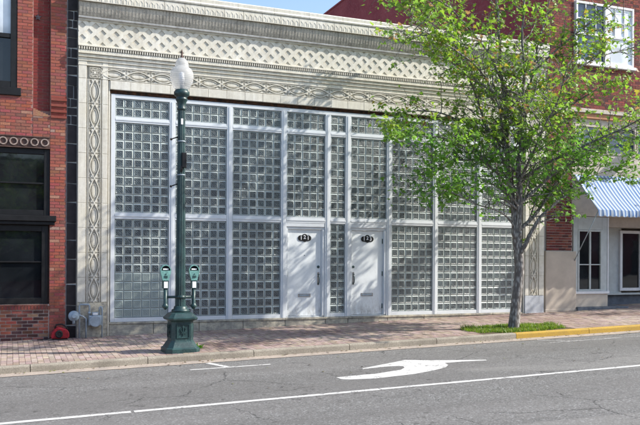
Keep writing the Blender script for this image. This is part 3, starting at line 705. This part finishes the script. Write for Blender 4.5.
# upper windows
wf = window(rbld, 12.73, 13.80, 7.05, 8.76, -.02, 'window_white', ['blue_glass', 'blue_glass'], .06, [(7.86, .07), (8.28, .025)], [(13.08, 7.89, 8.7, .025), (13.44, 7.89, 8.7, .025)], .05)
wf = window(rbld, 13.80, 14.82, 7.05, 8.76, -.02, 'window_white', ['curtain_glass', 'curtain_glass'], .06, [(7.86, .07), (8.28, .025)], [(14.14, 7.89, 8.7, .025), (14.48, 7.89, 8.7, .025)], .05)
b = MB(); b.box(13.74, 13.90, -.09, -.071, 7.05, 8.76, ch=.004); b.build('window_post', 'window_white', rbld)
b = MB(); b.box(12.66, 14.9, -.1, .1, 6.96, 7.045, ch=.01); b.build('sill', 'window_white', rbld)
# entablature, transoms
b = MB(); b.box(RX0, RX1, -.14, .2, 5.60, 5.715, ch=.01); b.box(RX0, RX1, -.09, .2, 5.45, 5.598, 1, ch=.01); b.box(12.681, RX1, -.02, .2, 5.30, 5.449, 0); b.build('entablature', ['beige_trim', 'orange_terracotta'], rbld)
b = MB(); b.box(12.681, RX1, .0, .2, 3.80, 4.45); b.box(12.681, RX1, .06, .2, 4.45, 5.3); b.build('fascia', 'beige_trim', rbld)
x = 12.75
while x < 20: window(rbld, x, x+1.1, 4.46, 5.29, .04, 'beige_trim', 'blue_glass', .06, name='transom_window'); x += 1.12
b = MB(); b.box(12.681, RX1, .0, .3, 2.68, 3.79); b.build('shop_beam', 'beige_trim', rbld)
# shop bay
b = MB(); b.box(12.762, 14.02, -.02, .5, .46, .54, ch=.01); b.build('shop_sill', 'window_white', rbld)
b = MB(); b.box(12.762, 13.98, .02, .5, .10, .459); b.box(12.762, RX1, .3, 1.2, 2.4, 2.68); b.box(12.681, RX1, 1.2, 6.4, -.3, 4.0); b.build('shop_wall', 'beige_trim', rbld)
b = MB(); b.box(14.02, RX1, .9, 1.19, -.3, .376); b.build('stall_riser', 'dark_blue_grey', rbld)  # entry wall below the ledge, coloured dark blue-grey
b = MB(); b.box(12.762, 14.6, -.16, 1.19, -.3, .095, ch=.01); b.build('step', 'dark_blue_grey', rbld)
b = MB(); b.box(12.77, 12.93, .05, .12, .541, 2.67, ch=.004); b.box(13.80, 13.98, .05, .12, .541, 2.67, ch=.004); b.box(12.931, 13.799, .05, .12, 2.30, 2.67, ch=.004); b.build('shop_frame', 'tan_frame', rbld)
window(rbld, 12.935, 13.795, .545, 2.295, .09, 'tan_frame', 'dark_glass', .05, [(1.30, .03)], [(13.38, .6, 2.25, .055)], .05, 'shop_window')
b = MB(); b.box(13.985, 14.02, .03, .07, .541, 2.67); b.build('corner_post', 'window_white', rbld)
b = MB(); b.box(14.03, 15.20, .80, .899, .44, 2.399); b.box(14.03, 17, .74, .9, .38, .439, ch=.005); b.build('entry_panel', 'tan_frame', rbld)
window(rbld, 15.10, 15.95, .50, 2.33, .78, 'window_white', 'dark_glass', .09, [], [], .05, 'shop_window')
window(rbld, 16.0, 19.0, .50, 2.33, .78, 'tan_frame', 'dark_glass', .09, [], [(17.5, .5, 2.3, .06)], .05, 'shop_window')

# awning over the shopfront
aw = thing('awning', 'blue and white striped canvas awning with scalloped edge above the shopfront', 'awning', (12.72, 0, 2.6))
AWL = 6.5; b = MB(); nx = 200; T0 = (-.02, 1.25); F0 = (-1.0, .20)
for j in range(7):
    t = j/6
    for i in range(nx+1): b.v.append((AWL*i/nx, T0[0]+(F0[0]-T0[0])*t, T0[1]+(F0[1]-T0[1])*t-.05*math.sin(PI*t)+.006*math.sin(i*.9)*math.sin(PI*t)))
for j in range(6):
    for i in range(nx): a = j*(nx+1)+i; b.face((a, a+nx+1, a+nx+2, a+1), 0, None, True)
b.build('canvas', 'awning_canvas', aw)
b = MB(); n = 400
for i in range(n+1):
    x = AWL*i/n; s_ = abs(math.sin(PI*x/.20)); b.v += [(x, -1.004, .20), (x, -1.02+.012*math.sin(x*20), .10), (x, -1.02+.014*math.sin(x*20), .05-.035*s_)]
for i in range(n):
    for q in range(2): a = 3*i+q; b.face((a, a+1, a+4, a+3), 0, None, True)
b.build('valance', 'awning_canvas', aw)
b = MB(); b.tube([(0, -.99, .19), (AWL, -.99, .19)], .014, 6); b.tube([(.03, -.99, .19), (-.03, -.06, -1.24)], .014, 6); b.tube([(.01, -.03, 1.22), (.01, -.99, .19)], .012, 6); b.tube([(AWL-.05, -.99, .19), (AWL, -.06, -1.24)], .014, 6); b.build('awning_arm', 'gas_grey', aw)
# wall lamp on the fascia
wl = thing('wall_lamp', 'black wall lamp with a pale top on the shop fascia above the awning', 'lamp', (15.0, 0, 4.95))
b = MB(); b.lathe([(.05, 0), (.05, .02)], (0, .06, 0), 12, axis='Y'); b.tube([(0, .05, 0), (0, -.2, .12), (0, -.38, .1), (0, -.42, .02)], .014, 8); b.build('arm', 'black_paint', wl)
b = MB(); b.lathe([(.30, -.12), (.26, -.06), (.10, .0), (.05, .03)], (0, -.42, 0), 18); b.build('shade', 'black_paint', wl)
b = MB(); b.lathe([(.09, .004), (.06, .05), (.02, .06)], (0, -.42, 0), 16); b.build('cap', 'window_white', wl)

# ---------------------------------------------------------------- lamp post
lp = thing('street_lamp', 'dark green cast iron street lamp with a frosted acorn globe', 'street lamp', (.92, -3.2, sz(.92, -3.2)))
GZ = lambda z: z+.32    # measured heights to local
def sq(b, prof, mi=0):
    base = len(b.v); O8 = lambda r: [(r, -r*.72), (r, r*.72), (r*.72, r), (-r*.72, r), (-r, r*.72), (-r, -r*.72), (-r*.72, -r), (r*.72, -r)]
    for r_, h in prof:
        b.v += [(x, y, h) for x, y in O8(r_)]
    for i in range(len(prof)-1):
        for q in range(8): a = base+i*8+q; c_ = base+i*8+(q+1) % 8; b.face((a, c_, c_+8, a+8), mi)
    b.face(tuple(base+(len(prof)-1)*8+q for q in range(8)), mi)
b = MB(); sq(b, [(.315, -.05), (.315, .07), (.30, .085), (.285, .09), (.225, .19), (.215, .20), (.210, .22), (.205, .56), (.215, .575), (.27, .60), (.28, .62), (.28, .64), (.255, .66), (.20, .72), (.16, .74)]); base_o = b.build('base', 'green_iron', lp, rot=(0, 0, .05))
for ang in (0, PI/2, PI, -PI/2):
    b = MB(); r_ = -.208
    b.ribbon([(-.115, .27), (.115, .27), (.115, .51), (-.115, .51)], .018, -r_, -r_+.014, True)
    # crest: three leaves over a bar
    b.ribbon([(0, .31), (0, .47)], .022, -r_, -r_+.016); 
    for s_ in (1, -1): b.ribbon([(0, .36), (s_*.035, .39), (s_*.05, .43), (s_*.035, .455)], .018, -r_, -r_+.016)
    b.ribbon([(-.045, .355), (.045, .355)], .014, -r_, -r_+.018); b.slab([(.02*math.cos(t*PI/4), .475+.024*math.sin(t*PI/4)) for t in range(8)], r_-.014, r_)
    b.build('crest_panel', 'green_iron', base_o, rot=(0, 0, ang))
b = MB(); b.lathe([(.165, .74), (.17, .76), (.165, .785), (.13, .80), (.125, .83), (.115, .85)], seg=28); b.build('collar', 'green_iron', lp)
b = MB(); b.lathe([(.098, .85), (.094, 1.2), (.084, 2.6), (.074, 3.6), (.070, 4.56)], seg=32, flute=.085, smooth=False)
for z in (3.93, 3.30): b.lathe([(.079, z), (.079, z+.02)], seg=24, mi=1)
b.build('pole', ['green_iron', 'gas_grey'], lp)
b = MB(); b.lathe([(.07, 4.52), (.085, 4.54), (.085, 4.56), (.073, 4.58), (.08, 4.66), (.11, 4.72), (.115, 4.735), (.10, 4.75), (.10, 4.78), (.135, 4.80), (.145, 4.83), (.145, 4.87), (.13, 4.885), (.12, 4.91), (.08, 4.92)], seg=28); b.build('capital', 'green_iron', lp)
b = MB(); b.lathe([(.115, 4.905), (.125, 4.925), (.165, 4.98), (.205, 5.06), (.222, 5.14), (.218, 5.22), (.19, 5.29), (.135, 5.335), (.128, 5.35), (.125, 5.40), (.105, 5.45), (.065, 5.50), (.03, 5.515)], seg=40); gl = b.build('globe', 'frosted_globe', lp)
b = MB(); b.lathe([(.03, 5.512), (.035, 5.53), (.014, 5.545), (.02, 5.57), (.012, 5.60), (.018, 5.62), (.004, 5.68)], seg=10); b.tube([(-.035, 0, 5.61), (.035, 0, 5.61)], .007, 6); b.build('finial', 'ring_brown', lp)
b = MB(); b.lathe([(.035, 4.90), (.035, 5.06), (.05, 5.07), (.045, 5.22), (.0, 5.25)], seg=12); b.build('bulb', 'sticker_white', gl)
for z in (4.02, 3.14):
    b = MB(); b.tube([(-.07, -.01, z), (-.19, -.02, z-.045)], .011, 8); b.lathe([(.0, -.024), (.02, -.016), (.024, 0), (.02, .016), (.0, .024)], (-.195, -.02, z-.05), 10); b.build('banner_bracket', 'black_paint', lp)
b = MB(); b.box(-.01, .075, -.13, -.07, 3.44, 3.72, ch=.01); b.tube([(-.02, -.10, 3.36), (-.01, -.10, 3.48)], .02, 8); b.build('control_box', 'black_paint', lp)
b = MB(); b.box(-.025, .015, -.082, -.077, 4.25, 4.36, ch=.001); b.build('sticker', 'sticker_white', lp)
# meter bar across the post belongs to the post
b = MB(); b.tube([(-.28, 0, 1.02), (.25, 0, 1.02)], .024, 8); b.lathe([(.10, .99), (.10, 1.05)], seg=20); b.build('meter_bar', 'green_iron', lp)

# ---------------------------------------------------------------- parking meters on the bar
def make_meter(name, label, x):
    t = thing(name, label, 'parking meter', (x, -3.2, sz(.92, -3.2)+.78), 'parking meters either side of the street lamp')
    b = MB(); b.lathe([(.0, 0), (.025, .015), (.055, .05), (.062, .08), (.045, .10), (.036, .13), (.036, .42)], seg=14); b.box(-.03, .03, -.03, .03, .20, .27); b.build('post', 'meter_dark', t)
    b = MB(); b.slab([(-.052, .40), (.052, .40), (.056, .55), (-.056, .55)], -.045, .045); b.build('coin_box', 'meter_dark', t)
    b = MB(); b.box(-.035, .038, -.049, -.0455, .41, .53); b.build('sticker', 'sticker_white', t)
    # head: shield that widens upward
    prof = [(-.055, .55), (.055, .55), (.095, .70), (.095, .735), (-.095, .735), (-.095, .70)]
    b = MB(); b.slab(prof, -.055, .055); b.box(-.03, .03, -.062, -.0555, .60, .64, 1); b.lathe([(.012, 0), (.012, .006)], (.0, -.0555, .67), 10, mi=1, axis='Y'); b.build('head', ['meter_green', 'meter_dark'], t)
    b = MB(); arc = [(.092*math.cos(PI*q/12), .736+.10*math.sin(PI*q/12)) for q in range(13)]
    b.ribbon(arc, .022, -.05, .05, False, 0)
    b2 = [(.08*math.cos(PI*q/12), .737+.088*math.sin(PI*q/12)) for q in range(13)]; b.slab(b2, -.03, .03, 1); b.box(-.05, .05, -.034, -.0305, .75, .775, 2)
    b.build('dome', ['meter_green', 'dark_glass', 'sticker_white'], t)
    return t
make_meter('parking_meter', 'green parking meter left of the street lamp pole', .635)
make_meter('parking_meter', 'green parking meter right of the street lamp pole', 1.17)

# ---------------------------------------------------------------- gas meter, red machine
gm = thing('gas_meter', 'grey gas meter with pipes and regulator at the foot of the left pilaster', 'gas meter', (0, -.2, sz(-.4, -.2)))
g0 = -sz(-.4, -.2)
b = MB(); z = lambda v: v+g0
b.box(-.47, -.20, -.07, .08, z(-.05), z(.17), ch=.03); b.lathe([(.13, 0), (.13, .015), (.115, .025)], (-.335, -.068, z(.05)), 20, axis='Y'); b.build('meter_body', 'gas_grey', gm)
b = MB(); b.box(-.40, -.27, -.06, .05, z(.172), z(.24), ch=.012); b.box(-.385, -.285, -.063, -.061, z(.185), z(.225), 1); b.build('meter_index', ['gas_grey', 'sticker_white'], gm)
b = MB(); b.tube([(-.66, 0, z(-.36)), (-.66, 0, z(.38)), (-.64, 0, z(.41)), (-.47, 0, z(.41)), (-.45, 0, z(.38)), (-.45, 0, z(.17))], .02, 8)
b.tube([(-.24, 0, z(.17)), (-.24, 0, z(.33)), (-.22, 0, z(.36)), (-.19, 0, z(.34)), (-.185, 0, z(.28)), (-.185, 0, z(-.35))], .018, 8)
b.tube([(-.52, 0, z(-.36)), (-.52, 0, z(.10)), (-.60, -.02, z(.16)), (-.68, -.03, z(.17))], .02, 8); b.lathe([(.032, -.02), (.032, .03)], (-.66, 0, z(.17)), 8); b.lathe([(.032, -.02), (.032, .03)], (-.45, 0, z(.22)), 8)
b.build('pipe', 'gas_grey', gm)
b = MB(); b.lathe([(.02, -.07), (.08, -.02), (.115, -.01), (.115, .01), (.08, .03), (.05, .05), (.04, .09)], (-.78, -.06, z(.17)), 22, axis='Y'); b.lathe([(.03, -.09), (.03, .1)], (-.78, -.05, z(.09)), 10); b.build('regulator', 'gas_grey_light', gm)

rm = thing('portable_compressor', 'small red machine with a black wheel standing against the brick pier', 'air compressor', (-1.06, -.22, sz(-1.06, -.22)))
rm.scale = (.74, .8, .82)
b = MB(); pts = [(-.22, .03), (.20, .03), (.25, .07), (.25, .18), (.19, .27), (.05, .31), (-.08, .33), (-.16, .27), (-.24, .17), (-.25, .07)]
b.slab(pts, -.13, .13); 
o = b.build('body', 'red_plastic', rm); md_ = o.modifiers.new('bevel', 'BEVEL'); md_.width = .035; md_.segments = 3
b = MB(); b.lathe([(.10, 0), (.105, .02), (.10, .035), (.06, .04), (.055, .03), (.02, .045)], (-.03, -.131, .15), 18, axis='Y'); b.build('wheel', 'black_rubber', rm)
b = MB(); b.tube([(-.15, -.05, .30), (-.10, -.05, .39), (.05, -.05, .40), (.17, -.05, .33), (.20, -.05, .26)], .022, 8); b.build('handle', 'black_rubber', rm)
b = MB(); b.tube([(-.25, -.05, .06), (-.36, -.10, .02), (-.50, -.04, .02), (-.62, -.1, .015)], .012, 6); b.build('hose', 'black_rubber', rm)
b = MB(); b.box(-.20, .20, -.10, .10, .0, .032); b.build('foot', 'black_rubber', rm)

# ---------------------------------------------------------------- tree
LEAF = [(0, 0), (.18, .08), (.48, .02), (.34, .24), (.56, .46), (.25, .44), (.22, .66), (.0, 1.0), (-.22, .66), (-.25, .44), (-.56, .46), (-.34, .24), (-.48, .02), (-.18, .08)]
LT = [(0, 1, 3, 5, 7, 9, 11, 13), (1, 2, 3), (3, 4, 5), (5, 6, 7), (7, 8, 9), (9, 10, 11), (11, 12, 13)]
SP = {'trunk': [(8.50, -3.05, -.45), (8.53, -3.05, .0), (8.58, -3.05, .4), (8.66, -3.05, 1.08), (8.63, -3.05, 1.64), (8.6, -3.05, 2.05)],
'A': [(8.58, -3.05, 1.90), (8.52, -2.98, 2.78), (8.54, -2.81, 3.59), (8.6, -2.69, 4.42), (8.56, -2.57, 5.24), (8.53, -2.45, 6.31), (8.52, -2.33, 7.52), (8.51, -2.21, 8.97)],
'B': [(8.62, -3.05, 1.95), (8.60, -3.15, 2.99), (8.5, -3.25, 3.65), (8.5, -3.35, 4.53), (8.47, -3.45, 5.4), (8.36, -3.55, 6.47), (8.41, -3.65, 8.19)],
'C': [(8.65, -3.1, 1.60), (8.73, -3.2, 1.80), (8.9, -3.3, 2.15), (9.03, -3.4, 2.47), (9.36, -3.5, 2.73), (9.8, -3.55, 2.95)],
'C2': [(8.66, -3.0, 2.05), (9.10, -2.9, 2.36), (9.59, -2.8, 2.87), (10.22, -2.7, 3.52), (11.04, -2.6, 4.23), (12.06, -2.5, 4.97), (13.12, -2.4, 5.73)],
'D': [(8.55, -3.15, 3.70), (8.66, -3.35, 4.10), (8.84, -3.6, 4.47), (9.05, -3.85, 4.65), (9.5, -4.1, 4.97), (10.2, -4.35, 5.4)],
'E': [(8.50, -3.25, 4.2), (8.95, -2.95, 5.2), (9.2, -2.8, 5.83), (9.54, -2.65, 6.72), (9.88, -2.5, 7.64), (10.19, -2.35, 8.69)],
'F': [(8.53, -2.9, 3.3), (8.02, -2.9, 4.17), (7.76, -2.8, 4.84), (7.59, -2.7, 5.43), (7.25, -2.6, 6.26), (6.89, -2.5, 7.08), (6.68, -2.4, 7.93)],
'G': [(8.55, -3.05, 2.15), (8.1, -3.25, 2.45), (7.38, -3.4, 2.61), (6.83, -3.55, 2.75), (6.2, -3.7, 2.9)],
'H': [(8.53, -2.8, 3.7), (7.83, -3.4, 4.81), (7.16, -3.7, 5.44), (6.37, -4.0, 5.71), (5.5, -4.3, 5.9), (5.0, -4.6, 5.92)],
'I': [(8.53, -2.95, 3.0), (7.51, -3.2, 3.70), (6.62, -3.4, 3.97), (5.79, -3.6, 3.99), (5.25, -3.8, 3.78)],
'J': [(8.55, -2.95, 2.6), (8.7, -2.2, 3.4), (8.9, -1.5, 4.2), (9.1, -1.0, 4.9), (9.3, -.8, 5.8)],
'K': [(8.55, -3.1, 3.0), (8.4, -4.0, 3.9), (8.2, -4.9, 4.6), (7.9, -5.6, 5.2)],
'L': [(8.55, -3.1, 3.2), (9.3, -4.0, 3.8), (10.1, -4.8, 4.3), (10.8, -5.3, 4.8)],
'M': [(8.60, -2.9, 2.4), (9.6, -2.0, 3.0), (10.4, -1.5, 3.7), (11.2, -1.3, 4.3)],
'N': [(8.5, -3.3, 4.6), (9.4, -3.1, 5.3), (10.5, -2.9, 6.0), (11.6, -2.7, 6.5), (12.8, -2.6, 6.9)],
'P': [(8.62, -3.1, 2.7), (9.5, -3.5, 3.5), (10.6, -3.8, 4.2), (11.7, -4.0, 4.6), (12.5, -4.1, 4.7)],
'Q': [(9.6, -2.8, 2.9), (10.3, -2.7, 3.1), (11.1, -2.8, 3.5), (12.0, -2.9, 3.8)],
'T': [(8.5, -2.9, 4.0), (7.6, -2.4, 4.6), (6.7, -2.2, 4.8), (5.9, -2.1, 4.7)],
'U': [(8.5, -3.0, 5.0), (7.6, -3.3, 6.0), (6.6, -3.5, 6.7), (5.6, -3.7, 7.0), (4.9, -3.8, 7.2)],
'V': [(9.2, -2.8, 5.8), (10.2, -3.3, 6.8), (11.2, -3.5, 7.6), (12.2, -3.6, 8.2)],
'X': [(8.2, -3.0, 3.6), (7.4, -2.7, 3.7), (6.7, -2.6, 3.5), (6.2, -2.6, 3.2)],
'Y': [(7.9, -3.4, 5.0), (6.9, -3.2, 5.6), (6.1, -3.1, 6.3), (5.6, -3.0, 6.9)],
'O': [(8.53, -2.6, 4.9), (8.1, -1.9, 5.8), (7.6, -1.5, 6.6), (7.3, -1.2, 7.4)]}
RAD = {'trunk': (.155, .126, .116, .11, .108, .105), 'A': (.078, .013), 'B': (.080, .013), 'C': (.055, .014), 'C2': (.05, .012), 'N': (.03, .008), 'P': (.04, .008), 'Q': (.026, .007), 'T': (.028, .007), 'U': (.028, .007), 'V': (.024, .007), 'X': (.02, .006), 'Y': (.02, .006), 'D': (.036, .010), 'E': (.034, .009), 'F': (.036, .009), 'G': (.024, .009), 'H': (.03, .008), 'I': (.028, .008), 'J': (.04, .008), 'K': (.036, .008), 'L': (.036, .008), 'M': (.03, .008), 'O': (.03, .008)}
def smooth_path(P, n=4):
    P = [Vector(p) for p in P]; out = []
    for i in range(len(P)-1):
        p0, p1, p2, p3 = P[max(i-1, 0)], P[i], P[i+1], P[min(i+2, len(P)-1)]
        for k_ in range(n):
            t = k_/n; out.append(.5*((2*p1)+(p2-p0)*t+(2*p0-5*p1+4*p2-p3)*t*t+(3*p1-p0-3*p2+p3)*t**3))
    out.append(P[-1]); return out
def make_tree(label, seed, org, nleaf=1.0):
    R = random.Random(seed); t = thing('maple_tree', label, 'tree', org)
    O = Vector(org); wood = MB(); limbs = MB(); tips = []
    for key, P in SP.items():
        path = [p-Vector((8.55, -3.05, -.14)) for p in smooth_path(P, 5)]
        path = [p+Vector((noise.noise(p*1.7+Vector((seed, 0, 0))), noise.noise(p*1.7+Vector((9, seed, 0))), noise.noise(p*1.3)))*(.05 if key != 'trunk' else .02) for p in path]
        n = len(path); r_ = RAD[key]
        if len(r_) == 2: rad = [r_[0]*(1-i/(n-1))+r_[1]*(i/(n-1)) for i in range(n)]
        else: rad = [r_[min(int(i/5), 5)]*(1-(i/5) % 1)+r_[min(int(i/5)+1, 5)]*((i/5) % 1) for i in range(n)]
        (wood if key == 'trunk' else limbs).tube(path, rad, 10 if key in ('trunk', 'A', 'B') else 7)
        if key == 'trunk': continue
        L = 0
        for i in range(1, n):
            s_ = (path[i]-path[i-1]).length; L += s_
            frac = i/(n-1)
            if path[i].z < 2.1 and key not in ('C', 'C2', 'G'): continue
            cnt = s_/.10
            for _ in range(int(cnt)+(R.random() < cnt % 1)):
                d = (path[i]-path[i-1]).normalized()
                side = Vector((R.gauss(0, 1), R.gauss(0, 1), R.gauss(.15, .6))); side = (side-d*side.dot(d)*.6).normalized()
                dirn = (d*.55+side).normalized(); ln = R.uniform(.45, 1.15)*(1.1-.45*frac)
                p = path[i].copy(); pts = [p.copy()]; m_ = 5
                for q in range(m_):
                    dirn = (dirn+Vector((R.gauss(0, .16), R.gauss(0, .16), R.gauss(.04, .14)))).normalized(); p = p+dirn*ln/m_; pts.append(p.copy())
                if pts[-1].y > 2.75 or pts[-1].z < (2.62 if key not in ('C',) else 2.3) or (pts[-1].x > 2.2 and pts[-1].z < 3.1): continue
                if pts[-1].z < 3.5 and abs(pts[-1].x) < .42+.12*pts[-1].z-.2: continue
                r0 = rad[i]*.38+.003
                limbs.tube(pts, [r0*(1-q/m_)+.0025 for q in range(m_+1)], 4, cap=False)
                for q in range(1, m_+1):
                    tips.append((pts[q], (pts[q]-pts[q-1]).normalized(), q/m_))
                    if R.random() < .75:
                        sd = Vector((R.gauss(0, 1), R.gauss(0, 1), R.gauss(0, .7))).normalized(); e = pts[q]+(dirn*.5+sd).normalized()*R.uniform(.15, .38)
                        limbs.tube([pts[q], (pts[q]+e)/2+Vector((0, 0, .02)), e], [.005, .004, .002], 3, cap=False); tips.append((e, sd, 1)); tips.append(((pts[q]+e)/2, sd, .7))
    wood.build('trunk', 'bark', t); kind(limbs.build('branches', 'bark', t), 'stuff')
    f = MB(); cnt = 0
    for p, d, q in tips:
        h = p.z
        # thinner towards the top, fuller low down, open round the stems
        if h < 4.6 and p.x*p.x+p.y*p.y < .75 and R.random() < .7: continue
        dens = (1.0 if h < 3.2 else .8 if h < 4.6 else .62 if h < 5.6 else .5)*nleaf
        dens *= 1.25 if noise.noise(p*1.25+Vector((seed, 3, 1))) > -.1 else .3
        k_ = int(dens*(2.75+.5*(p.x < -1))+R.random())
        for _ in range(k_):
            c = p+Vector((R.gauss(0, .07), R.gauss(0, .07), R.gauss(-.01, .06)))
            sz_ = R.choice((R.uniform(.05, .075), R.uniform(.075, .12), R.uniform(.09, .135)))
            nrm = Vector((R.gauss(.1, .55), R.gauss(-.15, .55), 1+R.gauss(0, .35))).normalized()
            ax = Vector((R.gauss(0, 1), R.gauss(0, 1), R.gauss(-.5, .4))); ax = (ax-nrm*ax.dot(nrm)).normalized(); sx_ = ax.cross(nrm)
            u = R.random(); y_ = .5+.5*noise.noise(p*1.3)
            g_ = R.uniform(.62, 1.08); col = ((.14+.15*u*y_+.06*(h > 4.2))*g_, (.30+.12*u+.03*(h > 4.2))*g_, (.04+.04*R.random())*g_)  # upper leaves tinted lighter, standing in for sun above the shaded low crown
            if h > 4.6 and R.random() < .13: col = (.32, .20, .09) if R.random() < .5 else (.32, .28, .05)
            i = len(f.v); fold = R.uniform(.1, .35)
            for (a, b_) in LEAF: f.v.append(tuple(c+ax*(b_*sz_)+sx_*(a*sz_)+nrm*(abs(a)*sz_*fold-b_*b_*sz_*.25)))
            for tri in LT: f.face(tuple(i+q_ for q_ in tri), 0, col)
            cnt += 1
    kind(f.build('crown', 'leaf', t), 'stuff'); print('leaves', cnt)
    return t
make_tree('young maple tree with fresh green leaves growing in the grass strip by the kerb', 5, (8.55, -3.05, -.14))
t2 = make_tree('second maple tree further along the sidewalk beyond the right shop', 9, (23.5, -3.0, .23), .8)

# ---------------------------------------------------------------- far side of the street, mirrored in the windows
ob = thing('row_building', 'long low brick row of shops across the street behind the viewer', 'building', (0, 0, 0))
b = MB(); b.box(-40, 45, -38, -26, -2.0, 6.3); b.build('wall', 'maroon_wall', ob)
b = MB(); b.box(-40, 45, -38.1, -25.85, 6.3, 6.6); b.build('roof', 'terracotta', ob)
x = -38
while x < 44:
    b = MB(); b.box(x, x+3.4, -26.02, -25.95, .2, 2.8); b.build('shop_window', 'dark_glass', ob)
    for dx in (.3, 2.1): b = MB(); b.box(x+dx, x+dx+1.0, -26.02, -25.95, 4.0, 5.6); b.build('window', 'dark_glass', ob)
    x += 4.4
def copy_tree(o, parent=None):
    c = o.copy(); C.objects.link(c); c.parent = parent
    for ch in list(o.children): copy_tree(ch, c)
    return c
t3 = copy_tree(t2); t3.location = (-2.6, -23.2, -.9); t3['label'] = 'maple tree across the street, mirrored in the left windows'
t3.rotation_euler = (0, 0, 2.2)

# fallen leaves and grit along the gutter and the foot of the wall
b = MB(); R_ = random.Random(77)
for _ in range(420):
    x = R_.uniform(-4, 15); a = R_.random()
    if a < .6: y = KY-abs(R_.gauss(0, .10))-.02; zf = rz_(x, y)+.011
    elif a < .8: y = -.12-abs(R_.gauss(0, .12)); zf = sz(x, y)+.007
    else: y = R_.uniform(-7, -.3); zf = (sz(x, y) if y > KY+.15 else rz_(x, y))+.009; 
    if KY-.01 < y < KY+.16: continue
    s_ = R_.uniform(.012, .04); t_ = R_.uniform(0, 6.28); c = R_.choice([(.22, .15, .07), (.12, .09, .06), (.25, .28, .08), (.30, .24, .16), (.07, .06, .05)])
    b.poly([(x+s_*r_*math.cos(t_+k_), y+s_*r_*math.sin(t_+k_), zf+.006*(q_ % 2)) for q_, (k_, r_) in enumerate(((0, 1), (1.2, .5), (2.6, .9), (3.6, .4), (4.9, .8)))][::1], 0, c)
tag(kind(b.build('litter', 'leaf'), 'stuff'), 'scattered dry leaf bits and grit along the gutter and wall foot', 'leaf litter')

# ---------------------------------------------------------------- grass of the tree pit
b = MB(); b.box(PITX[0], PITX[1], PITY[0]+.15, PITY[1], -.5, .0)
for i, v in enumerate(b.v): b.v[i] = (v[0], v[1], sz(v[0], v[1])-(.2 if v[2] < -.1 else .0)-.0)
pit = kind(b.build('tree_pit', 'soil', walk), 'structure')
def grass(name, cells, label, dens, hmin, hmax):
    b = MB(); R = random.Random(8)
    for (x0, x1, y0, y1) in cells:
        for _ in range(int((x1-x0)*(y1-y0)*dens)):
            x, y = R.uniform(x0, x1), R.uniform(y0, y1)
            ex = ((x-(x0+x1)/2)/((x1-x0)/2))**2+((y-(y0+y1)/2)/((y1-y0)/2))**2
            if R.random() > .38+.9*noise.noise(Vector((x*5, y*5, 2)))+.35: continue
            if ex > 1.15+.6*noise.noise(Vector((x*3, y*3, 0))): continue
            h = R.uniform(hmin, hmax)*(1.6 if noise.noise(Vector((x*2.2, y*2.2, 5))) > .25 else 1); a = R.uniform(0, 2*PI); w = R.uniform(.004, .008); lx, ly = R.gauss(0, .4)*h, R.gauss(0, .4)*h
            z = sz(x, y)-.01; dx, dy = math.cos(a)*w, math.sin(a)*w; u = R.random(); c = (.09+.12*u, .19+.10*u, .03)
            if R.random() < .08: c = (.35, .30, .12)
            i = len(b.v); b.v += [(x-dx, y-dy, z), (x+dx, y+dy, z), (x+dx*.7+lx*.5, y+dy*.7+ly*.5, z+h*.6), (x-dx*.7+lx*.5, y-dy*.7+ly*.5, z+h*.6), (x+lx, y+ly, z+h)]
            b.face((i, i+1, i+2, i+3), 0, c); b.face((i+3, i+2, i+4), 0, c)
    o = b.build(name, 'leaf'); tag(o, label, 'grass'); kind(o, 'stuff'); return o
grass('grass', [(7.35, 9.75, -3.60, -2.42)], 'patch of bright green grass around the maple trunk beside the kerb', 5200, .03, .09)
b = MB(); R = random.Random(2)
for _ in range(26):
    a = R.uniform(0, 2*PI); l = R.uniform(.05, .13); c = (.12, .32, .03); w = .010; x, y = R.gauss(0, .04), R.gauss(0, .03); dx, dy = math.cos(a), math.sin(a)
    i = len(b.v); b.v += [(x-dy*w, y+dx*w, 0), (x+dy*w, y-dx*w, 0), (x+dx*l*.6+dy*w, y+dy*l*.6-dx*w, l*.7), (x+dx*l*.6-dy*w, y+dy*l*.6+dx*w, l*.7), (x+dx*l, y+dy*l, l*.8)]
    b.face((i, i+1, i+2, i+3), 0, c); b.face((i+3, i+2, i+4), 0, c)
tag(b.build('weed', 'leaf', None, (1.36, -2.95, sz(1.36, -2.95))), 'small green weed sprouting beside the street lamp base', 'weed')
